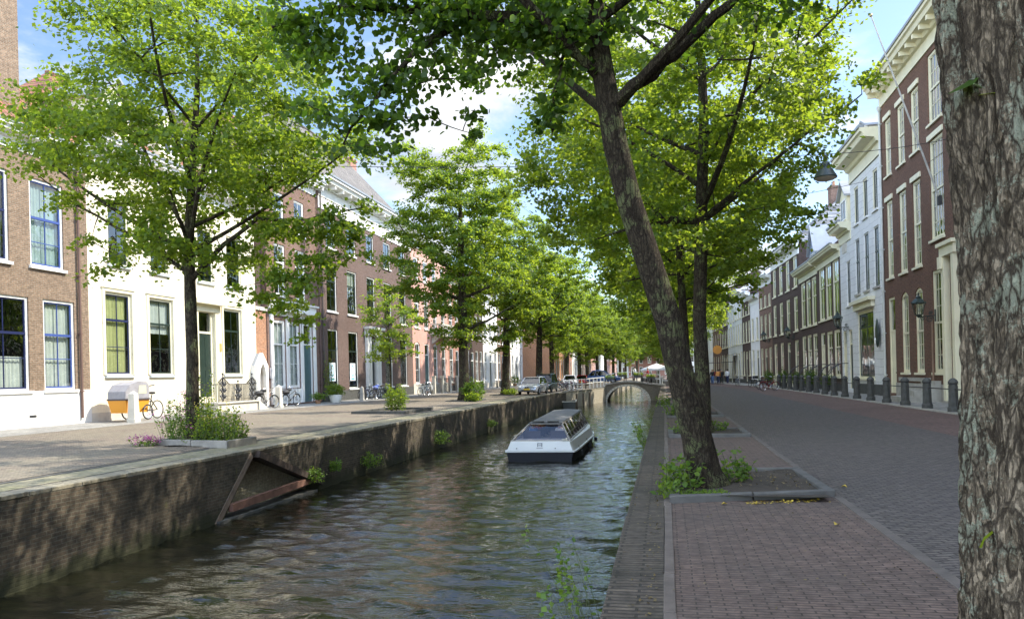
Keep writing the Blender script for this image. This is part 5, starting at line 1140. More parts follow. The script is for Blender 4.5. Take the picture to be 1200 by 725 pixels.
# ------------------------------------------------------------------ the tour boat
def boat():
    e = empty('tour_boat', (-4.45, 27.1, -1.49), 0, 'low glass roofed canal tour boat with white band and dark hull', 'boat')
    sec = [(0, 1.22), (.25, 1.27), (1.5, 1.30), (6.8, 1.30), (8.4, 1.14), (9.6, .78), (10.4, .36), (10.75, .08)]
    def loft(z0, z1, o0, o1, name, mat, capt=True, sl=0):
        m = MB()
        A = [(y, w_) for y, w_ in sec]
        def ring(y, w_, z0_, z1_): return [(-w_-o0, y, z0_), (w_+o0, y, z0_), (w_+o1, y+sl, z1_), (-w_-o1, y+sl, z1_)]
        R_ = []
        for y, w_ in A:
            rise = .16*max(0, (y-6)/4.7)**2
            R_.append(ring(y, w_, z0, z1+rise) if z0 < 0.1 else ring(y, w_, z0+rise, z1+rise))
        n = len(m.v)
        for q in R_: m.v += q
        for i in range(len(R_)-1):
            for j in range(4):
                j2 = (j+1) % 4; m.f.append((n+4*i+j, n+4*i+j2, n+4*i+4+j2, n+4*i+4+j)); m.m.append(0)
        m.f.append((n, n+3, n+2, n+1)); m.m.append(0); k_ = n+4*(len(R_)-1); m.f.append((k_, k_+1, k_+2, k_+3)); m.m.append(0)
        return m.build(name, mat, e, bevel=.01)
    bwhite = flat('boat_white', (.62, .63, .62), .3, .04, 1, dirt=.08)
    loft(-.35, .34, -.14, -.02, 'hull', flat('hull_black', (.010, .011, .016), .6, .2, 1, spec=.25))
    loft(.34, .40, .04, .04, 'rub_rail', bwhite)
    loft(.40, .72, -.03, -.16, 'bulwark', bwhite, sl=.10)
    fr = flat('cabin_frame', (.30, .28, .25), .4, .1, 2, metal=.3); roofm = flat('cabin_roof', (.095, .095, .098), .6, .2, 1.2, .002, dirt=.4)
    b0, b1, t0, t1 = .28, 9.0, 1.55, 8.2; wb, wt, zb, zt, zt2 = 1.06, .62, .72, 1.26, 1.42
    LB, RB, LT, RT = (-wb, b0, zb), (wb, b0, zb), (-wt, t0, zt), (wt, t0, zt); LBf, RBf, LTf, RTf = (-wb*.8, b1, zb+.05), (wb*.8, b1, zb+.05), (-wt, t1, zt2), (wt, t1, zt2)
    c = MB(); c.quad(LB, RB, RT, LT); c.build('stern_window', glassb, e)
    for A_, B_, C__, D_ in ((RB, RBf, RTf, RT), (LBf, LB, LT, LTf)):
        m = MB(); m.quad(A_, B_, C__, D_); m.build('side_window', glassb, e)
    m = MB(); m.quad(RBf, LBf, LTf, RTf); m.build('front_window', glassb, e)
    m = MB()
    for a, b in ((LB, RB), (RB, RBf), (LB, LBf), (LBf, RBf)): m.bar(a, b, .06, .07)
    for a, b in ((LT, RT), (LB, LT), (RB, RT), (LT, LTf), (RT, RTf), (LBf, LTf), (RBf, RTf), (LTf, RTf)): m.bar(a, b, .05, .05)
    for s_ in (-1, 1):
        for i in range(1, 8):
            t = i/8; a = Vector((s_*wb, b0, zb)).lerp(Vector((s_*wb*.8, b1, zb+.05)), t); b = Vector((s_*wt, t0, zt)).lerp(Vector((s_*wt, t1, zt2)), t); m.bar(a, b, .035, .045)
        a = Vector((s_*wb, b0, zb)).lerp(Vector((s_*wt, t0, zt)), .38); b = Vector((s_*wb*.8, b1, zb)).lerp(Vector((s_*wt, t1, zt2)), .38); m.bar(a, b, .03, .04)
    m.build('cabin_frame', fr, e)
    m = MB(); n = 14
    for i in range(n):
        y0 = t0-.05+(t1-t0+.1)*i/n; y1 = t0-.05+(t1-t0+.1)*(i+1)/n-.03; z0 = zt+(zt2-zt)*i/n; z1 = zt+(zt2-zt)*(i+1)/n; q = wt+.03
        k_ = len(m.v); m.v += [(-q, y0, z0), (q, y0, z0), (q, y1, z1), (-q, y1, z1), (-q*.96, y0, z0+.05), (0, y0, z0+.09), (q*.96, y0, z0+.05), (-q*.96, y1, z1+.05), (0, y1, z1+.09), (q*.96, y1, z1+.05)]
        for f in ((0, 3, 2, 1), (4, 5, 8, 7), (5, 6, 9, 8), (0, 1, 6, 5, 4), (3, 7, 8, 9, 2), (0, 4, 7, 3), (1, 2, 9, 6)): m.f.append(tuple(k_+j for j in f)); m.m.append(0)
    m.build('roof', roofm, e)
    m = MB(); m.box(-.5, -.05, 1.5, 1.62, zt+.04, zt+.11); m.box(.08, .5, 1.5, 1.62, zt+.04, zt+.11); m.build('roof_vent', blackp, e)
    m = MB(); m.quad((-.9, .35, .42), (.9, .35, .42), (.8, 8.6, .42), (-.8, 8.6, .42)); m.build('deck', flat('boat_deck', (.16, .12, .09), .7), e)
    # emblem and lettering on the stern
    m = MB(); em_ = flat('emblem_grey', (.12, .13, .15), .5)
    ys_ = lambda z: .0+.10*(z-.40)/.32-.012
    def q(x0, x1, z0, z1): m.quad((x0, ys_(z0), z0), (x1, ys_(z0), z0), (x1, ys_(z1), z1), (x0, ys_(z1), z1))
    q(-.09, -.06, .54, .66); q(.06, .09, .54, .66); q(-.09, .09, .655, .67)
    for i in range(3): q(-.04+.035*i, -.025+.035*i, .56, .63)
    for i in range(7): q(-.11+.033*i, -.09+.033*i, .48, .51)
    m.build('emblem', em_, e)
    m = MB()
    for x in (-.85, .55): m.box(x, x+.03, -.02, .06, .47, .50)
    m.build('cleat', blackp, e)
    for s_ in (-1, 1):
        for y in (1.2, 4.2, 7.0):
            m = MB(); m.tube([(s_*1.37, y, .12), (s_*1.38, y, .30)], [.07, .07], 10); m.tube([(s_*1.36, y, .30), (s_*1.25, y, .48)], .008, 4); m.build('fender', rubber, e, smooth=True)
    m = MB(); P = [(.9+.1*math.cos(a), .12+.07*math.sin(a), .735+.004*i_) for i_, a in enumerate([i*.6 for i in range(24)])]; m.tube(P, .012, 5); m.build('rope', stonel, e)
    seatm = flat('boat_seat', (.09, .08, .09), .8)
    for i in range(7):
        for s_ in (-1, 1):
            y = 1.5+i*.95; m = MB(); m.box(s_*.52-.33, s_*.52+.33, y, y+.4, .62, .68); m.box(s_*.52-.33, s_*.52+.33, y-.06, y, .62, 1.0); m.box(s_*.52-.3, s_*.52+.3, y+.05, y+.3, .43, .62); m.build('seat', seatm, e)
    return e
bt = boat()
seatz = -1.49+.68-.42
pc = [('blue', 'grey', hbl, 'blue shirted passenger'), ('white', 'tan', hg, 'white shirted grey haired passenger'), ('red', 'navy', hb, 'red topped passenger'), ('tan', 'black', hb, 'tan jacketed passenger'), ('orange', 'blue', hbl, 'orange topped passenger'), ('green', 'navy', hg, 'green jacketed passenger')]
for i, (a, b, c, l) in enumerate(pc):
    row = i//2; person((-4.45+(-.5 if i % 2 == 0 else .5), 27.1+1.75+row*.95, -1.49+.34), math.pi, l+(' in the rear seats of the tour boat' if row == 0 else ' in the second row of the tour boat' if row == 1 else ' in the third row of the tour boat'), cl[a], cl[b], c, sit=True, arm=0, sc_=.72, group='boat passengers')

# ------------------------------------------------------------------ cars
def car(loc, rz, label, paint, length=4.6, wagon=False, h=1.45, group='cars parked on the sunny quay'):
    e = empty('parked_car', loc, rz, label, 'car', group); W_ = .88
    prof = [(-.0, .42, .55), (.08, .30, .72), (.9, .26, .86), (1.25, .25, .92), (2.2, .25, .94), (3.6, .26, .96), (length-.5, .28, .97), (length-.08, .32, .85), (length, .42, .6)]
    m = MB()
    rings = []
    for y, z0, z1 in prof:
        t = min(y, length-y); w_ = W_*(1-.16*math.exp(-t/.28))
        rings.append([(-w_*.96, y, z0), (-w_, y, (z0+z1)/2), (-w_*.97, y, z1-.1), (-w_*.82, y, z1), (w_*.82, y, z1), (w_*.97, y, z1-.1), (w_, y, (z0+z1)/2), (w_*.96, y, z0)])
    def loft(m, rings):
        n = len(m.v); k_ = len(rings[0])
        for r_ in rings: m.v += r_
        for i in range(len(rings)-1):
            for j in range(k_):
                j2 = (j+1) % k_; m.f.append((n+i*k_+j, n+(i+1)*k_+j, n+(i+1)*k_+j2, n+i*k_+j2)); m.m.append(0)
        m.f.append(tuple(n+j for j in range(k_))); m.m.append(0); m.f.append(tuple(n+(len(rings)-1)*k_+j for j in range(k_))[::-1]); m.m.append(0)
    loft(m, rings); m.build('body', paint, e, smooth=True)
    ra = length-.25 if wagon else length-.75; rt = length-.75 if wagon else length-1.5
    m = MB(); loft(m, [[(-.76, 1.15, .90), (-.75, 1.15, .905), (.75, 1.15, .905), (.76, 1.15, .90)], [(-.79, 1.95, .92), (-.60, 1.95, h-.05), (.60, 1.95, h-.05), (.79, 1.95, .92)], [(-.79, rt, .93), (-.60, rt, h-.04), (.60, rt, h-.04), (.79, rt, .93)], [(-.76, ra, .93), (-.72, ra, .96), (.72, ra, .96), (.76, ra, .93)]]); m.build('windows', glassd, e)
    m = MB(); loft(m, [[(-.60, 1.88, h-.05), (-.56, 1.88, h-.01), (.56, 1.88, h-.01), (.60, 1.88, h-.05)], [(-.62, 2.5, h-.03), (-.55, 2.5, h+.03), (.55, 2.5, h+.03), (.62, 2.5, h-.03)], [(-.60, rt+.06, h-.04), (-.56, rt+.06, h), (.56, rt+.06, h), (.60, rt+.06, h-.04)]]); m.build('roof', paint, e, smooth=True)
    m = MB()
    for s_ in (-1, 1):
        m.bar((s_*.78, 1.2, .9), (s_*.61, 1.93, h-.03), .06, .06); m.bar((s_*.79, 2.9, .92), (s_*.62, 2.85, h-.02), .07, .04); m.bar((s_*.77, ra-.02, .93), (s_*.61, rt, h-.03), .09, .09)
    m.build('pillar', paint, e)
    for y in (.85, length-.95):
        for s_ in (-1, 1):
            m = MB(); x = s_*.80; m.torus((x, y, .32), .24, .085, 'x', 20, 8); t = m.build('wheel', rubber, e, smooth=True)
            m = MB(); m.tube([(x+s_*.02, y, .32), (x+s_*.05, y, .32)], .20, 12); m.build('rim', zinc, t)
    for s_ in (-1, 1):
        m = MB(); m.ball((s_*.62, .10, .66), (.17, .09, .075)); m.build('headlight', flat('headlight', (.75, .78, .8), .1) if 'headlight' not in MATS else MATS['headlight'], e, smooth=True)
        m = MB(); m.ball((s_*.66, length-.06, .72), (.14, .06, .09)); m.build('tail_light', flat('tail_light', (.4, .02, .02), .2) if 'tail_light' not in MATS else MATS['tail_light'], e, smooth=True)
        m = MB(); m.ball((s_*.93, 1.65, .98), (.11, .07, .07)); m.build('mirror', paint, e, smooth=True)
    m = MB(); m.box(-.17, -.02, -.03, .03, .56, .68); m.box(.02, .17, -.03, .03, .56, .68); m.box(-.5, .5, -.02, .03, .34, .42); m.build('grille', blackp, e)
    m = MB(); m.box(-.26, .26, -.045, -.031, .43, .54); m.build('number_plate', flat('plate', (.75, .5, .03), .4) if 'plate' not in MATS else MATS['plate'], e)
    return e
paint = lambda n, c: flat(n, c, .22, .02, 1, metal=.5)
silver = paint('silver_paint', (.42, .44, .47)); dkg = paint('dark_green_car', (.03, .045, .04)); wht = flat('white_car', (.7, .7, .7), .25, .02); redc = paint('red_car', (.3, .03, .03)); blu = paint('blue_car', (.05, .1, .25))
car((-10.95, 61.0, .02), R(-4), 'silver estate car parked facing along the quay beside the canal tree', silver, 4.6, True)
car((-11.0, 68.5, .02), R(-2), 'dark people carrier parked just behind the silver car', dkg, 4.7, True, 1.7)
car((-11.6, 94.0, .02), R(3), 'white car parked beyond the bridge among the far trees', wht, 4.3, True, 1.5)
car((-4.9, 88.3, .5), R(90), 'light blue car crossing the far side of the bridge deck', blu, 3.9, True, 1.5, 'cars by the bridge')
car((-11.4, 106, .02), R(2), 'red car parked far along the sunny quay', redc, 4.3, True, 1.45)

# ------------------------------------------------------------------ bicycles (length along local x)
def bicycle(loc, rz, label, cm=None, lean=.06, group='bicycles', crate=None, cover=None):
    e = empty('bicycle', loc, rz, label, 'bicycle', group); e.rotation_euler = (lean, 0, rz); cm = cm or blackp
    for x in (0, 1.08):
        m = MB(); m.torus((x, 0, .34), .325, .019, 'y', 28, 6); t = m.build('wheel', rubber, e, smooth=True)
        m = MB(); m.torus((x, 0, .34), .30, .009, 'y', 28, 4)
        for i in range(12):
            a = math.pi*2*i/12; m.tube([(x, 0, .34), (x+.30*math.cos(a), 0, .34+.30*math.sin(a))], .0022, 3, cap=False)
        m.build('rim', chrome, t); m = MB()
        P = [(x+.365*math.cos(a), 0, .34+.365*math.sin(a)) for a in [R(20+i*16) for i in range(10)]]; m.tube(P, .02, 5); m.build('mudguard', cm, e)
    m = MB(); bb = (.46, 0, .30); sp = (.32, 0, .78); hd = (.90, 0, .88); hb_ = (.94, 0, .72)
    for a, b, r_ in ((bb, sp, .017), (sp, (.30, 0, .86), .013), (bb, hb_, .018), ((.36, 0, .62), hd, .015), (hd, hb_, .018), (hb_, (1.08, .05, .34), .012), (hb_, (1.08, -.05, .34), .012), ((0, .05, .34), bb, .011), ((0, -.05, .34), bb, .011), ((0, .05, .34), sp, .009), ((0, -.05, .34), sp, .009)): m.tube([a, b], r_, 6)
    m.torus((.46, 0, .30), .09, .008, 'y', 16, 4); m.tube([(.46, .06, .30), (.55, .06, .18)], .01, 5); m.box(.5, .6, .06, .14, .165, .19); m.tube([(.46, -.06, .30), (.37, -.06, .42)], .01, 5); m.box(.32, .42, -.14, -.06, .41, .435)
    m.build('frame', cm, e, smooth=True)
    m = MB(); m.tube([(.88, 0, .88), (.86, 0, 1.02)], .013, 6); m.tube([(.66, .29, 1.06), (.78, .27, 1.07), (.88, .12, 1.03), (.88, -.12, 1.03), (.78, -.27, 1.07), (.66, -.29, 1.06)], .012, 6); m.build('handlebar', chrome, e, smooth=True)
    m = MB(); m.ball((.30, 0, .90), (.14, .10, .045)); m.ball((.40, 0, .90), (.13, .04, .035)); m.build('saddle', rubber, e, smooth=True)
    m = MB()
    for y in (-.06, 0, .06): m.tube([(-.25, y, .73), (.26, y, .73)], .007, 4)
    m.tube([(-.2, .06, .73), (0, .06, .34)], .006, 4); m.tube([(-.2, -.06, .73), (0, -.06, .34)], .006, 4); m.build('rack', cm, e)
    m = MB(); m.ball((1.0, 0, .82), (.05, .045, .045)); m.build('lamp', chrome, e, smooth=True)
    if cover:
        m = MB(); m.ball((0.0, 0, .82), (.30, .2, .14), 10, 6); m.ball((.3, 0, .95), (.2, .14, .08)); m.build('rain_cover', cover, e, smooth=True)
    if crate:
        m = MB(); m.box(1.02, 1.05, -.2, .2, .8, 1.05); m.box(1.33, 1.36, -.2, .2, .8, 1.05); m.box(1.05, 1.33, -.2, -.17, .8, 1.05); m.box(1.05, 1.33, .17, .2, .8, 1.05); m.box(1.02, 1.36, -.2, .2, .78, .80); m.build('crate', crate, e)
    return e
bluecov = flat('blue_rain_cover', (.08, .13, .42), .6, .1, 8, .02)
pan = flat('black_bag', (.02, .02, .022), .7)
bicycle((-20.85, 39.6, .2), R(82), 'black city bicycle with saddle bags parked at the white shopfront', blackp, .08, cover=pan, group='bicycles on the sunny side')
bicycle((-20.9, 37.0, .2), R(75), 'bicycle with black panniers beside the stoop railing', blackp, -.05, cover=pan, group='bicycles on the sunny side')
lb_ = ['black bicycle nearest the stone post at the brown mansion', 'dark blue bicycle at the brown mansion door', 'bicycle under a blue rain cover at the mansion door', 'grey bicycle leaning behind the blue covered one', 'black bicycle past the mansion door']
for i in range(5): bicycle((-20.6-.15*(i % 2), 50.0+i*1.25, .19), R(64+9*i), lb_[i], [blackp, navy, blackp, zinc, blackp][i], .1, cover=bluecov if i == 2 else None, group='bicycles on the sunny side')
for i in range(4): bicycle((-19.8, 60.5+i*1.1, .17), R(70+14*i), ['white framed bicycle first at the pink house', 'grey bicycle second at the pink house', 'silver bicycle third at the pink house', 'pale bicycle fourth at the pink house'][i], [white, zinc, zinc, white][i], .1, group='bicycles at the pink house')
for i in range(11): bicycle((-10.2-.12*(i % 3), 74.2+i*1.0, .03), R(5+(i*37) % 22), ['first', 'second', 'third', 'fourth', 'fifth', 'sixth', 'seventh', 'eighth', 'ninth', 'tenth', 'eleventh'][i]+' bicycle in the row between the parked cars and the bridge', [blackp, zinc, white, navy, redc][i % 5], .05, group='bicycle row by the bridge')
bicycle((7.3, 61.0, .0), R(28), 'dark red bicycle parked beyond the last bollards', redc, .08, group='bicycles on the shaded side')
bicycle((7.6, 66.0, .0), R(40), 'black bicycle standing behind the dark red one', blackp, -.05, group='bicycles on the shaded side')
bicycle((7.9, 76, .0), R(60), 'black bicycle with a front crate near the white gabled house', blackp, .05, crate=pan, group='bicycles on the shaded side')
bicycle((7.2, 82, .0), R(70), 'grey bicycle farthest along the shaded street', zinc, .05, group='bicycles on the shaded side')

# ------------------------------------------------------------------ cargo tricycle
e = empty('cargo_bicycle', (-20.9, 26.25, .2), R(88), 'orange tub cargo tricycle with a grey rain hood at the cream house', 'cargo bike')
e.scale = (1.16, 1.16, 1.16)
org = flat('orange_tub', (.75, .32, .03), .45, .06, 2); hood = flat('grey_hood', (.33, .32, .34), .7, .12, 7, .03)
m = MB(); a = [(0.0, -.36, .72), (1.15, -.36, .72), (1.15, .36, .72), (0, .36, .72)]; b = [(.10, -.31, .28), (1.10, -.31, .28), (1.10, .31, .28), (.10, .31, .28)]
m.quad(*b)
for i in range(4): j = (i+1) % 4; m.quad(b[i], b[j], a[j], a[i])
m.build('tub', org, e); m = MB(); m.bar((0, -.37, .73), (1.15, -.37, .73), .04, .05); m.bar((0, .37, .73), (1.15, .37, .73), .04, .05); m.bar((0, -.37, .73), (0, .37, .73), .04, .05); m.bar((1.15, -.37, .73), (1.15, .37, .73), .04, .05); m.build('tub_rim', flat('dark_rim', (.06, .05, .05), .6), e)
m = MB(); pf = [(0, .75), (.02, 1.0), (.22, 1.22), (.65, 1.34), (1.02, 1.32), (1.15, 1.2), (1.16, .75)]
for (x0, z0), (x1, z1) in zip(pf, pf[1:]): m.quad((x0, -.35, z0), (x1, -.35, z1), (x1, .35, z1), (x0, .35, z0))
m.poly([(x, -.35, z) for x, z in pf]); m.poly([(x, .35, z) for x, z in pf][::-1]); hd_ = m.build('hood', hood, e)
for yy in (-.356, .356):
    m = MB(); m.quad((.62, yy, .92), (1.02, yy, .92), (1.0, yy, 1.2), (.66, yy, 1.2)); m.build('hood_window', flat('clear_vinyl', (.6, .58, .42), .25) if 'clear_vinyl' not in MATS else MATS['clear_vinyl'], hd_)
for yy in (-.42, .42):
    m = MB(); m.torus((.98, yy, .28), .245, .022, 'y', 24, 6); t = m.build('wheel', rubber, e, smooth=True); m = MB(); m.torus((.98, yy, .28), .222, .012, 'y', 24, 4)
    for i in range(10): a_ = math.pi*2*i/10; m.tube([(.98, yy, .28), (.98+.22*math.cos(a_), yy, .28+.22*math.sin(a_))], .003, 3, cap=False)
    m.build('rim', chrome, t)
m = MB(); m.torus((2.0, 0, .33), .31, .02, 'y', 24, 6); m.build('wheel', rubber, e, smooth=True)
m = MB()
for p, q in (((1.1, 0, .4), (1.6, 0, .3)), ((1.6, 0, .3), (2.0, 0, .33)), ((1.6, 0, .3), (1.72, 0, .85)), ((1.15, 0, .6), (1.66, 0, .62)), ((1.66, 0, .7), (2.0, 0, .33)), ((1.18, 0, .7), (1.25, 0, 1.1))): m.tube([p, q], .02, 6)
m.tube([(1.25, -.32, 1.18), (1.2, -.3, 1.12), (1.2, .3, 1.12), (1.25, .32, 1.18), (1.45, .33, 1.2)], .014, 6); m.tube([(1.25, -.32, 1.18), (1.45, -.33, 1.2)], .02, 6)
m.build('frame', blackp, e, smooth=True); m = MB(); m.ball((1.74, 0, .92), (.15, .1, .05)); m.build('saddle', rubber, e, smooth=True)
# ------------------------------------------------------------------ stone posts, stoop with ironwork
def stone_post(x, y, z, h_, lb, mat=stonel, w_=.16):
    m = MB(); m.box(-w_*1.15, w_*1.15, -w_*1.15, w_*1.15, -.05, .12)
    n = len(m.v); q = w_*.8; m.v += [(-w_, -w_, .12), (w_, -w_, .12), (w_, w_, .12), (-w_, w_, .12), (-q, -q, h_-.12), (q, -q, h_-.12), (q, q, h_-.12), (-q, q, h_-.12), (0, 0, h_)]
    for f in ((0, 1, 5, 4), (1, 2, 6, 5), (2, 3, 7, 6), (3, 0, 4, 7), (4, 5, 8), (5, 6, 8), (6, 7, 8), (7, 4, 8)): m.f.append(tuple(n+j for j in f)); m.m.append(0)
    o = m.build('stone_post', mat, bevel=.015); o.location = (x, y, z); return tag(o, lb, 'post', 'stone posts by the houses')
stone_post(-20.2, 26.3, .19, 1.2, 'pale stone post in front of the orange cargo tricycle')
stone_post(-20.8, 38.85, .19, 1.25, 'pale stone post between the stoop and the bicycle at the shopfront')
stone_post(-20.2, 49.2, .18, 1.0, 'dim stone post by the brown mansion near the flower pot', stonegr, .12)
for i, y in enumerate((92.5, 95.0, 97.5)): stone_post(-20.3, y, .18, 1.0, ['first', 'second', 'third'][i]+' dark post of the three before the ivory plastered house', stoned, .1)
e = empty('stone_stoop', (-22, 32.6, .19), 0, 'stone doorstep platform with curled black ironwork railing', 'stoop')
m = MB(); m.box(.01, 1.25, .3, 3.9, -.05, .42); m.box(.01, 1.33, .22, 3.98, .42, .50); m.build('platform', stonel, e, bevel=.01)
m = MB()
for i in range(3): m.box(.02, 1.15, 3.98+.28*i, 3.98+.28*(i+1), -.05, .40-.14*i)
m.build('steps', stonel, e); m = MB(); m.v += [(1.16, 3.98, -.05), (1.3, 3.98, -.05), (1.3, 4.95, -.05), (1.16, 4.95, -.05), (1.16, 3.98, .49), (1.3, 3.98, .49), (1.3, 4.95, .0), (1.16, 4.95, .0)]
for f in ((0, 3, 2, 1), (4, 5, 6, 7), (0, 1, 5, 4), (1, 2, 6, 5), (2, 3, 7, 6), (3, 0, 4, 7)): m.f.append(f); m.m.append(0)
m.build('side_cheek', stonel, e)
m = MB(); X_ = 1.25; tops = lambda y: 1.35+.35*max(0, 1-abs(y-.75)/.55)+.35*max(0, 1-abs(y-3.4)/.55)
y = .35
prev = None
while y <= 3.86:
    z1 = tops(y); m.tube([(X_, y, .5), (X_, y, z1)], .020, 5)
    if prev: m.bar((X_, prev[0], prev[1]), (X_, y, z1), .03, .03); m.bar((X_, prev[0], .62), (X_, y, .62), .02, .02)
    prev = (y, z1); y += .11
def scroll(c, r_, flip=1, axis='y'):
    P = []
    for i in range(22):
        t = i/21*3.6*math.pi; q = r_*(1-i/24)
        P.append((X_+.012, c[0]+flip*q*math.cos(t), c[1]+q*math.sin(t)))
    m.tube(P, .024, 4)
for cy_ in (.75, 2.08, 3.4):
    for k_ in range(3 if cy_ != 2.08 else 2):
        for s_ in (-1, 1): scroll((cy_+s_*.14, .75+.3*k_), .13, s_)
    m.tube([(X_, cy_, .5), (X_, cy_, tops(cy_)+.12)], .02, 6); m.ball((X_, cy_, tops(cy_)+.14), .05, 8, 5)
for yy in (.35, 3.86):
    m.bar((.03, yy, 1.35), (X_, yy, 1.35), .03, .03)
    for i in range(9): m.tube([(.1+.13*i, yy, .5), (.1+.13*i, yy, 1.35)], .012, 5)
m.build('railing', iron, e)
# gothic porch
e = empty('porch', (-22.95, 38.1, .2), 0, 'small white pointed arch porch in front of the orange brick bay', 'porch')
m = MB(); P = [(0, 0), (0, 2.3), (.58, 3.0), (1.15, 2.3), (1.15, 0), (.92, 0), (.92, 1.75), (.8, 2.15), (.575, 2.45), (.35, 2.15), (.23, 1.75), (.23, 0)]
n = len(P)
for x in (1.35, 1.15): m.v += [(x, a, b) for a, b in P]
for i in range(n): j = (i+1) % n; m.f.append((i, j, n+j, n+i)); m.m.append(0)
quads = [(0, 1, 10, 11), (1, 2, 8, 9), (1, 9, 10), (2, 3, 7, 8), (3, 6, 7), (3, 4, 5, 6)]
for q in quads: m.f.append(q); m.m.append(0); m.f.append(tuple(n+i for i in q)[::-1]); m.m.append(0)
m.build('front_arch', white, e)
m = MB(); m.box(.0, 1.15, 0, .18, 0, 2.3); m.box(0, 1.15, .97, 1.15, 0, 2.3); m.build('side_wall', whitepl, e)
m = MB(); m.quad((0, 0, 2.3), (1.34, 0, 2.3), (1.34, .575, 2.98), (0, .575, 2.98)); m.quad((0, 1.15, 2.3), (0, .575, 2.98), (1.34, .575, 2.98), (1.34, 1.15, 2.3)); m.build('roof', zinc, e)
m = MB(); m.box(.1, .14, .2, .95, 0, 2.2); m.build('door', bluegreen, e)
m = MB(); m.box(.34, .37, 0, .32, 1.6, 2.2); o = m.build('plaque', flat('plaque_grey', (.35, .34, .36), .5)); o.location = (-22.3, 39.99, .2); tag(o, 'grey name plaque on the white shopfront post', 'plaque')
# iron fence with stone base before the pink house
e = empty('garden_fence', (-20.2, 65.8, .17), 0, 'low iron fence on pale posts before the pink house', 'fence')
m = MB()
for yy in (0, 2.6, 5.2, 7.8, 10): m = MB(); m.box(-.14, .14, yy-.14, yy+.14, -.05, 1.5); m.box(-.18, .18, yy-.18, yy+.18, 1.5, 1.6); m.build('post', stonel, e)
m = MB(); m.bar((0, 0, 1.3), (0, 10, 1.3), .05, .04); m.bar((0, 0, .3), (0, 10, .3), .04, .03); yy = .1
while yy < 10: m.tube([(0, yy, .1), (0, yy, 1.42)], .012, 4); yy += .15
m.build('bars', iron, e)

# ------------------------------------------------------------------ bollards
def bollard(loc, lb):
    e = empty('bollard', loc, rnd.uniform(-.08, .08), lb, 'bollard', 'grey stone bollards along the shaded pavement'); e.rotation_euler.x = rnd.uniform(-.02, .02)
    m = MB(); prof = [(.20, -.05), (.20, .14), (.165, .18), (.155, .55), (.15, .86), (.13, .93), (.165, .96), (.165, 1.0), (.12, 1.07), (.05, 1.12), (0, 1.13)]
    n0 = len(m.v); seg = 8
    m.lathe(prof, 8); o = m.build('shaft', stoned, e, bevel=.008)
    m = MB(); m.torus((0, 0, .93), .155, .012, 'z', 12, 4); m.build('collar', iron, e); return e
ordn = ['nearest', 'second', 'third', 'fourth', 'fifth', 'sixth', 'seventh', 'eighth', 'ninth', 'tenth', 'eleventh', 'twelfth', 'thirteenth', 'fourteenth', 'fifteenth', 'sixteenth', 'seventeenth', 'eighteenth', 'nineteenth', 'twentieth']
b0_ = None; by = 25.3; i = 0; bpos = []
while by < 68:
    x = rfx(by)-2.1
    nm = ordn[i]+' stone bollard along the shaded pavement'
    if b0_ is None: b0_ = bollard((x, by, .05), nm)
    else: c = copy_tree(b0_); c.location = (x, by, .05); c.rotation_euler.z = rnd.uniform(-.1, .1); c.rotation_euler.x = rnd.uniform(-.025, .025); c['label'] = nm
    bpos.append((x, by)); by += 2.62; i += 1
m = MB()
for (xa_, ya_), (xb_, yb_) in zip(bpos, bpos[1:]): m.bar((xa_, ya_+.15, .80), (xb_, yb_-.15, .80), .035, .035)
tag(m.build('iron_rail', iron), 'thin iron rail running between the stone bollards', 'rail')
# potted shrubs, curved stair rails on the shaded side
def shrub(name, loc, rad, h_, lb, cat, mat=None, n=1500, leaf=.07, seed=1, stems=5, group=None, pot=None, spiky=False):
    rs = np.random.RandomState(seed); e = empty(name, loc, 0, lb, cat, group); m = MB(); C = []
    base = .0
    if pot:
        pm, pr, ph = pot; mm = MB(); mm.lathe([(pr*.7, 0), (pr*.75, .02), (pr, ph*.9), (pr*1.08, ph*.92), (pr*1.08, ph), (pr*.9, ph), (pr*.85, ph*.85), (0, ph*.85)], 16); mm.build('pot', pm, e, smooth=True); base = ph*.9
    for i in range(stems):
        a = rs.uniform(0, 6.28); r_ = rad*rs.uniform(.2, .85); top_ = (r_*math.cos(a), r_*math.sin(a), base+h_*rs.uniform(.55, 1)); m.tube(curve_pts((0, 0, base), top_, rs, .1, .05, 5), [.012, .01, .008, .006, .004], 4); C.append(top_)
    m.build('stems', stemm, e)
    d = rs.normal(size=(n, 3)); d /= np.linalg.norm(d, axis=1)[:, None]; r_ = rs.uniform(.3, 1, n)**.5
    lump = 1+.38*np.sin(5*d[:, 0]+seed)*np.cos(4*d[:, 1]+seed*2)+.22*np.sin(8*d[:, 2]+5*d[:, 0]+seed)
    P = np.stack([d[:, 0]*rad*r_*lump, d[:, 1]*rad*r_*lump, base+h_*.5+d[:, 2]*h_*.5*r_*lump], -1); P = P[P[:, 2] > base*.9+.02]
    leafmesh('leaves', P, leaf, mat or leaf_mid, rs, e, nrm=d[:len(P)]*.6); return e
for i, y in enumerate((54.6, 57.4, 60.4, 63.2, 66.0, 69.0, 72, 75, 79)):
    shrub('potted_shrub', (rfx(y)-.9-(.5 if i % 2 else 0), y, .05), .42, .8+.2*(i % 3), ordn[i]+' dark potted shrub before the ivory windowed houses', 'potted plant', leaf_near, 700, .09, 60+i, group='potted shrubs on the shaded side', pot=(stoned, .26, .4))
lab_r = ['nearest', 'second', 'third', 'fourth', 'farthest']
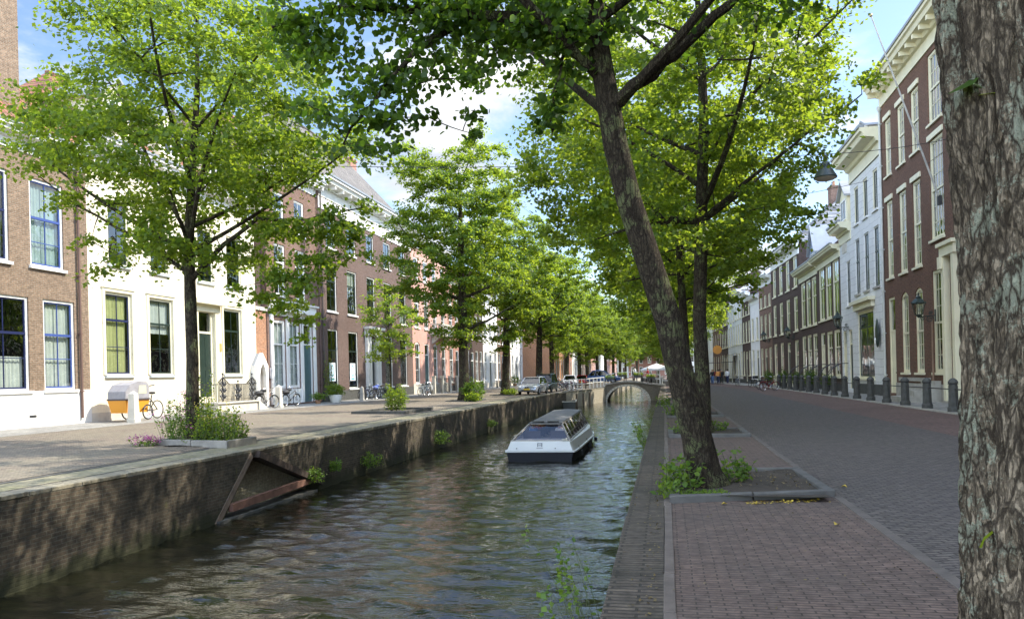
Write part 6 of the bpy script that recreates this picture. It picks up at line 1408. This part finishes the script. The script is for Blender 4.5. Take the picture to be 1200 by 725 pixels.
for i, y in enumerate((52.0, 54.8, 58.8, 62.6, 67)):
    m = MB(); x = rfx(y)
    for dy in (0, .5): m.tube([(x-.05, y+dy, 1.9), (x-.5, y+dy, 1.88), (x-1.0, y+dy, 1.6), (x-1.3, y+dy, 1.1), (x-1.45, y+dy, .05)], .028, 6)
    for k_ in range(4): m.tube([(x-1.4+.3*k_, y, .05), (x-1.4+.3*k_, y, [.9, 1.4, 1.7, 1.85][k_])], .012, 4)
    tag(m.build('stair_rail', iron, smooth=True), lab_r[i]+' curved black stair rail along the ivory windowed houses', 'handrail', 'curved stair rails')

# ------------------------------------------------------------------ lanterns, hanging lamp, wires, flagpole
lampg = flat('lantern_glass', (.55, .56, .50), .15, .05)
def wall_lantern(loc, lb, s_=1., group='wall lanterns on the shaded houses', dirx=-1):
    e = empty('wall_lantern', loc, 0, lb, 'lantern', group); e.scale = (s_,)*3      # bracket fixed at local x=+ wall
    m = MB(); x0 = .62
    m.tube([(x0, 0, -.25), (x0, 0, .25)], .03, 6); m.tube([(x0, 0, 0), (.3, 0, -.02), (0, 0, -.05)], .022, 6)
    def sp(cx_, cz, r_, s2):
        P = [(cx_+s2*r_*(1-i/26)*math.cos(i/20*3.2*math.pi), 0, cz+r_*(1-i/26)*math.sin(i/20*3.2*math.pi)) for i in range(21)]; m.tube(P, .014, 4)
    sp(.42, -.15, .15, 1); sp(.14, -.13, .09, -1); sp(.45, .10, .08, 1); m.build('bracket', irong, e)
    m = MB(); m.lathe([(.03, -.08), (.08, -.02), (.10, .02), (.16, .04), (.16, .06)], 6); m.lathe([(.27, .50), (.29, .52), (.17, .68), (.10, .72), (.12, .76), (.03, .84), (.025, .92), (0, .95)], 6)
    for i in range(6): a = i*math.pi/3; m.tube([(.15*math.cos(a), .15*math.sin(a), .05), (.255*math.cos(a), .255*math.sin(a), .51)], .013, 4); m.ball((.27*math.cos(a), .27*math.sin(a), .55), .03, 6, 4)
    m.build('cage', irong, e); m = MB(); m.lathe([(.14, .06), (.24, .50)], 6); m.build('panes', glassm('lantern_pane', (.85, .86, .8), .15) if 'lantern_pane' not in MATS else MATS['lantern_pane'], e)
    m = MB(); m.ball((0, 0, .25), (.05, .05, .09)); m.build('bulb', lampg, e, smooth=True); return e
wall_lantern((10.75, 35.75, 3.75), 'nearest ornate wall lantern on the dark red brick mansion', 1.05)
wall_lantern((10.85, 51.9, 4.2), 'wall lantern on the low narrow white house', 1.1)
wall_lantern((rfx(71)-.62, 71, 4.4), 'wall lantern on the taller dark house with paired windows', 1.1); wall_lantern((rfx(82)-.62, 82, 4.6), 'wall lantern on the brown house past the paired windows', 1.1)
m = MB(); m.tube([(11.35, 36.0, .1), (11.35, 36.0, 3.6)], .045, 8); tag(m.build('standpipe', flat('rusty_pipe', (.20, .12, .08), .6)), 'slim rusty pipe below the nearest wall lantern', 'pipe')
for i, (x, y, z) in enumerate(((9.9, 112, 4.8),)):
    pass
e = empty('hanging_lamp', (5.0, 25.13, 7.45), 0, 'bell shaped dark street lamp hanging from a wire over the road', 'street lamp')
m = MB(); m.lathe([(.34, .0), (.345, .03), (.30, .10), (.22, .26), (.15, .33), (.15, .42), (.09, .50), (.04, .55), (.04, .62)], 20); m.build('shade', irong, e, smooth=True)
m = MB(); m.lathe([(.33, .005), (.25, -.05), (.12, -.08), (0, -.085)], 16); m.build('diffuser', flat('lamp_diffuser', (.65, .6, .5), .3), e, smooth=True)
m = MB(); m.box(-.05, .05, -.03, .03, .6, .72); m.torus((0, 0, .72), .06, .014, 'y', 12, 4); m.torus((.13, 0, .66), .06, .006, 'y', 12, 4); m.build('hanger', iron, e)
m = MB(); a = Vector((11.5, 26.6, 9.3)); b = Vector((5.0, 25.13, 8.2)); c = Vector((-9, 23.0, 8.3)); d = Vector((-22, 21.5, 9.6))
m.tube([a.lerp(b, t)-Vector((0, 0, .25*4*t*(1-t))) for t in [i/10 for i in range(11)]], .011, 5); m.tube([b.lerp(d, t)-Vector((0, 0, .9*4*t*(1-t)*.6)) for t in [i/20 for i in range(21)]], .011, 5)
tag(m.build('lamp_wire', iron), 'thin wire strung across the road carrying the hanging lamp', 'wire')
m = MB(); a = Vector((11.4, 46, 12)); d = Vector((-22, 53, 13.3)); m.tube([a.lerp(d, t)-Vector((0, 0, 1.4*4*t*(1-t))) for t in [i/24 for i in range(25)]], .014, 5)
tag(m.build('overhead_wire', iron), 'faint overhead wire crossing high above the canal', 'wire')
e = empty('flagpole', (11.45, 35.0, 8.5), 0, 'long white flagpole leaning out from the dark red brick facade', 'flagpole')
m = MB(); tip = Vector((-3.0, -1.9, 7.2)); m.tube([(0, 0, 0), tuple(tip*.5), tuple(tip)], [.04, .036, .022], 8); m.build('pole', flat('weathered_pole', (.5, .48, .44), .6, .2, 3), e, smooth=True)
m = MB(); m.ball(tuple(tip), .07); m.build('knob', flat('brass', (.5, .4, .2), .4, metal=.5), e, smooth=True)
m = MB(); m.box(-.1, .06, -.08, .08, -.2, .2); m.tube([tuple(tip*.2), (.03, -.4, 1.9)], .01, 4); m.build('socket', iron, e)

# ------------------------------------------------------------------ tree pits
def pit(pts, lb, kw=.13, h_=.085, mat=None, soil=earth, z=0, group='stone edged tree pits'):
    e = empty('tree_pit', (0, 0, z), 0, lb, 'tree pit', group); c = Vector((sum(p[0] for p in pts)/len(pts), sum(p[1] for p in pts)/len(pts), 0)); n = len(pts)
    inn = []
    for i in range(n):
        p = Vector((*pts[i], 0)); a = (Vector((*pts[i-1], 0))-p).normalized(); b = (Vector((*pts[(i+1) % n], 0))-p).normalized(); q = (a+b).normalized(); s_ = max(.3, abs(a.cross(q).z)); inn.append(p+q*kw/s_)
    m = MB()
    for i in range(n):
        j = (i+1) % n; A_, B_, Cc, Dd = Vector((*pts[i], 0)), Vector((*pts[j], 0)), inn[j], inn[i]; k_ = max(1, round((B_-A_).length/1.0))
        for t in range(k_):
            u = t/k_+.003; v = (t+1)/k_-.003; dz = rnd.uniform(-.006, .006); q = [A_.lerp(B_, u), A_.lerp(B_, v), Dd.lerp(Cc, v), Dd.lerp(Cc, u)]
            o_ = len(m.v); m.v += [(w_.x, w_.y, -.03) for w_ in q]+[(w_.x, w_.y, h_+dz) for w_ in q]
            for f in ((0, 3, 2, 1), (4, 5, 6, 7), (0, 1, 5, 4), (1, 2, 6, 5), (2, 3, 7, 6), (3, 0, 4, 7)): m.f.append(tuple(o_+w_ for w_ in f)); m.m.append(0)
    m.build('kerb_stones', mat or stoned, e, bevel=.012)
    m = MB(); G = 14; xs0, xs1 = min(p.x for p in inn), max(p.x for p in inn); y0_, y1_ = min(p.y for p in inn), max(p.y for p in inn); rsq = random.Random(int(c.y*10))
    for i in range(G+1):
        for j in range(G+1):
            x = xs0+(xs1-xs0)*i/G; y = y0_+(y1_-y0_)*j/G; m.v.append((x, y, .045+.05*noise.noise(Vector((x*2, y*2, 0)))))
    for i in range(G):
        for j in range(G): m.f.append((i*(G+1)+j, (i+1)*(G+1)+j, (i+1)*(G+1)+j+1, i*(G+1)+j+1)); m.m.append(0)
    m.build('soil', soil, e, smooth=True); return e
kst = flat('pit_kerb_stone', (.105, .10, .092), .8, .25, 4, .004, dirt=.4)
pit([(.02, 9.55), (2.05, 10.15), (2.0, 12.5), (.05, 12.4)], 'nearest tree pit of dark kerb stones round the leaning tree', mat=kst)
for i, y in enumerate((19.1, 27.4, 36.0, 44.8, 53.3, 61.8, 70.8)): pit([(.05, y), (2.0, y+.1), (2.0, y+2.3), (.05, y+2.2)], ['second', 'third', 'fourth', 'fifth', 'sixth', 'seventh', 'eighth'][i]+' tree pit along the shaded quay', mat=kst)
pit([(-12.9, 17.6), (-10.5, 17.0), (-10.45, 18.3), (-12.7, 18.9)], 'pale kerbed planter of flowers round the slim trunked tree',   .15, .19, flat('planter_kerb', (.20, .185, .16), .85, .25, 4, .004, dirt=.6), z=.0, group='planters on the sunny quay')
pit([(-13.9, 32.5), (-11.3, 32.4), (-11.2, 36.3), (-13.8, 36.4)], 'dark kerbed planter holding the young tree and shrub', .14, .16, stoned, z=.02, group='planters on the sunny quay')
pit([(-13.8, 47.3), (-11.8, 47.3), (-11.8, 50.3), (-13.8, 50.3)], 'tree pit with ivy round the large full canal tree', .14, .1, stoned, z=.03, group='planters on the sunny quay')
pit([(-13.8, 60), (-11.9, 60), (-11.9, 62.9), (-13.8, 62.9)], 'tree pit with weeds beside the parked silver car', .14, .1, stoned, z=.03, group='planters on the sunny quay')
# ------------------------------------------------------------------ plants
def flowers(name, loc, ext, h_, n, lb, cat, seed, pm=None, pn=0, mat=None, leaf=.066, group=None, kind=None):
    """a clump of upright leafy stems, optionally in bloom"""
    rs = np.random.RandomState(seed); e = empty(name, loc, 0, lb, cat, group); m = MB(); Cs = []; tops_ = []
    for i in range(n):
        x, y = rs.uniform(-ext[0], ext[0]), rs.uniform(-ext[1], ext[1]); hh = h_*rs.uniform(.45, 1.0)*(1-.35*(abs(x)/ext[0])**2); tx, ty = x+rs.normal()*.12, y+rs.normal()*.12
        P = curve_pts((x, y, .0), (tx, ty, hh), rs, 0, .05, 5); m.tube(P, [.006, .005, .005, .004, .003], 3, cap=False)
        k_ = int(hh/.035); t = rs.uniform(.08, 1, k_); pp = P[(t*3.99).astype(int)]+rs.normal(size=(k_, 3))*.035; pp[:, 2] = t*hh; Cs.append(pp); tops_.append((tx, ty, hh))
    m.build('stems', stemm, e); leafmesh('leaves', np.concatenate(Cs), leaf, mat or leaf_weed, rs, e)
    if pm:
        idx = rs.choice(len(tops_), min(pn, len(tops_)), replace=False); P = np.concatenate([np.array(tops_[i])+rs.normal(size=(26, 3))*.045 for i in idx]); leafmesh('blossom', P, .035, pm, rs, e)
    return e
flowers('flower_clump', (-12.25, 17.95, .08), (.5, .38), 1.35, 85, 'tall clump of pink flowering stems at the near end of the planter', 'flowers', 3, petal, 26, group='flowers in the planter')
flowers('flower_clump', (-11.45, 17.75, .08), (.45, .42), 1.05, 80, 'yellow flowered clump in the middle of the planter', 'flowers', 4, petaly, 12, leaf_sun, group='flowers in the planter')
flowers('flower_clump', (-10.85, 17.75, .08), (.3, .42), .95, 60, 'leafy green clump at the canal end of the planter', 'plants', 5, None, 0, leaf_mid, group='flowers in the planter')
flowers('flower_clump', (-12.95, 17.3, .03), (.28, .2), .28, 30, 'low pink flowers spilling before the planter kerb', 'flowers', 6, petal, 20, group='flowers in the planter')
flowers('climbing_plant', (-11.72, 17.95, .1), (.16, .14), 2.2, 22, 'green climber growing up the slim tree trunk', 'plants', 7, None, 0, leaf_mid)
shrub('round_shrub', (-12.2, 33.8, .12), .55, 1.15, 'round green shrub beside the young tree', 'shrub', leaf_sun, 2600, .07, 4, 12)
shrub('ivy_clump', (-12.2, 48.2, .08), .75, 1.3, 'glossy ivy clump at the foot of the large canal tree', 'shrub', leaf_near, 2200, .10, 5, 8)
shrub('ivy_clump', (-11.9, 47.3, .04), .5, .6, 'low ivy creeping onto the quay by the large tree', 'shrub', leaf_mid, 900, .09, 15, 8)
shrub('weed_clump', (-12.2, 60.6, .06), .6, .5, 'bright weeds at the foot of the tree beside the silver car', 'weeds', leaf_sun, 900, .10, 6, 6)
shrub('potted_shrub', (-20.5, 45.6, .19), .62, .7, 'large leafy shrub in a white round pot at the shopfront corner', 'potted plant', leaf_mid, 2000, .08, 8, 9, pot=(white, .42, .5), group='plants on the sunny side')
shrub('potted_shrub', (-21.1, 44.3, .19), .4, .5, 'orange flowered plant beside the white round pot', 'potted plant', leaf_weed, 900, .07, 9, 6, pot=(b_orange, .2, .22), group='plants on the sunny side')
shrub('climbing_plant', (-21.6, 47.0, .3), .35, 3.0, 'thin climber on the brick pier between shopfront and mansion', 'plants', leaf_mid, 900, .07, 10, 6, group='plants on the sunny side')
shrub('potted_shrub', (-20.7, 106, .19), .7, 1.2, 'yellowish bush by the house beyond the second canal tree', 'potted plant', leaf_sun, 1200, .1, 11, 6, group='plants on the sunny side', pot=(b_orange, .3, .3))
for i, (x, y, z, r_, lb) in enumerate(((-9.55, 19.6, -1.0, .28, 'small fern beside the rusty beam in the wall recess'), (-9.5, 21.0, -.9, .22, 'bright green weed on the wall right of the recess'), (-9.5, 23.6, -1.05, .35, 'leafy weed low on the quay wall past the recess'), (-9.5, 31.6, -.95, .42, 'bright weed tuft on the quay wall behind the boat'), (-9.5, 41.5, -1.0, .3, 'far small weed tuft on the quay wall'))):
    shrub('wall_weed', (x, y, z-r_*.7), r_, r_*1.5, lb, 'weeds', leaf_weed, int(1500*r_), .06, 30+i, 5, group='weeds growing from the sunny quay wall')
for i, (x, y, r_, h_, lb) in enumerate(((.18, 10.45, .26, .42, 'leafy weeds at the canal side of the leaning trunk'), (.95, 11.3, .16, .42, 'small shoots behind the leaning trunk'), (.02, 9.9, .13, .18, 'low weeds at the corner of the nearest tree pit'), (.45, 19.9, .30, .4, 'weeds in the second tree pit'), (.35, 28.0, .32, .5, 'weeds in the third tree pit'), (1.25, 20.4, .3, .3, 'ground weeds on the road side of the second tree'), (-.1, 36.5, .3, .45, 'weeds at the fourth tree pit edge'), (1.2, 28.6, .3, .5, 'shoots round the third tree trunk'))):
    flowers('weed_clump', (x, y, .05), (r_, r_*.8), h_*1.15, int(10+60*r_), lb, 'weeds', 50+i, None, 0, leaf_weed, .085, group='weeds on the shaded quay')
rs = np.random.RandomState(9); P = np.stack([rs.uniform(.15, .75, 500), rs.uniform(9.75, 10.05, 500), rs.uniform(.05, .10, 500)], -1); o = leafmesh('moss', P, .035, leaf_weed, rs); tag(o, 'yellowish moss patch along the front kerb of the nearest tree pit', 'moss')
# thin stalks on the near quay edge
for i, (x, y, h_, lb) in enumerate(((-.52, 5.3, 1.55, 'tallest thin stalk growing from the near quay edge'), (-.52, 5.8, 1.3, 'thin leafy stalk over the water beside the tallest one'), (-.55, 6.4, 1.15, 'short grassy stalk farther out over the water'), (-.5, 18.5, .8, 'leafy weed hanging at the quay edge past the leaning tree'), (-.5, 4.9, 1.3, 'grass blades lowest at the near quay edge'))):
    rs = np.random.RandomState(100+i); e = empty('wild_stalk', (x, y, -.95 if i != 3 else -.35), 0, lb, 'weeds', 'stalks on the quay edge'); m = MB(); Cs = []
    for j in range(5 if i != 3 else 10):
        a = rs.uniform(0, 6.28); l_ = h_*rs.uniform(.6, 1.05); tx = -abs(rs.normal())*.10-.28*l_*rs.uniform(.3, 1); ty = rs.normal()*.15; P = curve_pts((.05, rs.normal()*.05, 0), (tx, ty, l_), rs, .0, .08, 7); m.tube(P, [.005, .0045, .004, .003, .0025, .002, .0015], 4)
        for p in P[2:]: Cs.append(p); 
        if rs.rand() < .7: Cs += [P[-1]-np.array([0, 0, .03*q]) for q in range(6)]
    m.build('stems', stemm, e); leafmesh('leaves', np.array(Cs), .05 if i != 3 else .07, leaf_weed, rs, e)
# fallen leaves
yl = flat('yellow_leaf', (.45, .32, .04), .7, .3, 20)
fl = [(.62, 9.45, 'crumpled yellow leaf lying by the front kerb of the nearest pit'), (1.02, 9.52, 'small pale leaf by the front kerb of the nearest pit'), (2.35, 10.9, 'yellow leaf on the road beside the pit corner'), (1.7, 8.3, 'pale scrap of leaf on the sidewalk bricks')]
for i, (x, y, lb) in enumerate(fl):
    m = MB(); s_ = .08; m.v += [(0, 0, .005), (.4*s_, .5*s_, .03), (s_, .1*s_, .01), (.5*s_, -.4*s_, .035), (.5*s_, .05*s_, .012)]; m.f += [(0, 4, 1), (1, 4, 2), (2, 4, 3), (3, 4, 0)]; m.m += [0]*4
    o = m.build('fallen_leaf', yl); o.location = (x, y, .008); o.rotation_euler.z = i*1.3; tag(o, lb, 'leaf', 'fallen leaves')
rs = np.random.RandomState(3); n = 420; P = np.stack([rs.uniform(-.4, 2.0, n), 3+rs.uniform(0, 1, n)**1.3*12, np.full(n, .014)], -1)
k_ = rs.rand(n); P[k_ < .62, 0] = -.08-np.abs(rs.normal(size=(k_ < .62).sum()))*.10
o = leafmesh('leaf_litter', P, .028, leafm('dry_litter', (.05, .035, .02), (.22, .16, .06), (.1, .07, .02), (.2, .15, .05), .1), rs, flatness=.97); tag(o, kind='stuff'); tag(o, 'dry leaf litter scattered along the brick sidewalk and quay edge', 'leaf litter')
n = 160; P = np.stack([rs.uniform(.25, 1.85, n), rs.uniform(10.3, 12.2, n), np.full(n, .10)], -1); o = leafmesh('leaf_litter', P, .04, MATS['dry_litter'], rs, flatness=.95); tag(o, 'brown leaves lying on the bare soil of the nearest tree pit', 'leaf litter', kind='stuff')
n = 90; P = np.stack([rs.uniform(.9, 1.8, n), 9.6+rs.normal(size=n)*.03, np.full(n, .012)], -1); P[:, 1] += (P[:, 0]-.9)*.28-.05; o = leafmesh('leaf_litter', P, .035, yl, rs, flatness=.97); tag(o, 'yellow litter gathered along the front kerb of the nearest pit', 'leaf litter', kind='stuff')
# ------------------------------------------------------------------ by and beyond the bridge
for i, (x, y, z) in enumerate(((-6.0, 85.85, 1.0), (-4.6, 85.85, 1.3), (-2.9, 85.85, 1.25), (-1.5, 85.85, 1.0))):
    m = MB(); e = empty('flower_box', (x, y, z), 0, ['first', 'second', 'third', 'fourth'][i]+' flower box hung on the bridge railing counted from the sunny side', 'flower box', 'flower boxes on the bridge')
    m.box(-.45, .45, -.12, .08, -.1, .12); m.build('box', blackp, e); rs = np.random.RandomState(i); leafmesh('foliage', rs.uniform(-1, 1, (380, 3))*np.array([.5, .16, .16])+np.array([0, 0, .22]), .09, leaf_mid, rs, e)
e = empty('parasol', (-1.0, 98, 0), 0, 'white square parasol standing beyond the bridge', 'parasol'); m = MB(); m.tube([(0, 0, 0), (0, 0, 2.7)], .04, 8); m.build('pole', white, e)
m = MB(); q = 1.9
for a, b in (((-q, -q), (q, -q)), ((q, -q), (q, q)), ((q, q), (-q, q)), ((-q, q), (-q, -q))): m.poly([(a[0], a[1], 2.05), (b[0], b[1], 2.05), (0, 0, 2.75)]); m.quad((a[0], a[1], 1.85), (b[0], b[1], 1.85), (b[0], b[1], 2.05), (a[0], a[1], 2.05))
m.build('canopy', flat('canvas', (.72, .72, .72), .9), e)
e = empty('mooring_float', (-8.55, 69.2, -1.49), 0, 'dark box shaped dinghy stern moored at the corner of the quay wall', 'boat')
m = MB(); m.v += [(-.5, 0, -.2), (.5, 0, -.2), (.6, .0, .62), (-.6, .0, .62), (-.35, 2.4, -.2), (.35, 2.4, -.2), (.3, 2.8, .7), (-.3, 2.8, .7)]
for f in ((0, 1, 2, 3), (1, 5, 6, 2), (5, 4, 7, 6), (4, 0, 3, 7), (0, 4, 5, 1)): m.f.append(f); m.m.append(0)
m.build('hull', blackp, e); m = MB(); m.bar((-.62, 0, .64), (.62, 0, .64), .08, .08); m.bar((-.62, 0, .64), (-.32, 2.8, .72), .08, .08); m.bar((.62, 0, .64), (.32, 2.8, .72), .08, .08); m.build('gunwale', stonel, e)
for i in range(3):
    m = MB(); m.tube([(0, 0, -1), (0, 0, 1.25)], .09, 8); o = m.build('mooring_post', flat('wet_wood', (.10, .075, .05), .8) if 'wet_wood' not in MATS else MATS['wet_wood']); o.location = (-8.25+.42*i, 72.6+2.1*i, -1.49); tag(o, ['nearest', 'middle', 'farthest'][i]+' of three dark mooring posts by the pale wing wall', 'post', 'mooring posts')
e = empty('shop_awning', (7.0, 104.5, 2.7), 0, 'dark blue awning over the pavement behind the walking group', 'awning'); m = MB(); m.quad((-1.4, -2, 0), (2.2, -2, .9), (2.2, 2, .9), (-1.4, 2, 0)); m.quad((-1.4, -2, -.25), (-1.4, -2, 0), (-1.4, 2, 0), (-1.4, 2, -.25)); m.build('canopy', flat('awning_blue', (.03, .05, .10), .8), e)
m = MB(); m.bar((-1.35, -1.95, -.05), (2.1, -1.95, .05), .04, .04); m.bar((-1.35, 1.95, -.05), (2.1, 1.95, .05), .04, .04); m.build('arm', iron, e)
e = empty('hanging_sign', (7.35, 112, 4.0), 0, 'round orange shop sign sticking out above the walking group', 'sign'); m = MB(); m.tube([(0, -.05, .6), (0, .05, .6)], .62, 20); m.build('disc', flat('sign_orange', (.62, .26, .04), .5), e); m = MB(); m.bar((.5, 0, 1.25), (1.4, 0, 1.25), .05, .05); m.bar((0, 0, 1.2), (.6, 0, 1.25), .04, .04); m.build('bracket', iron, e)
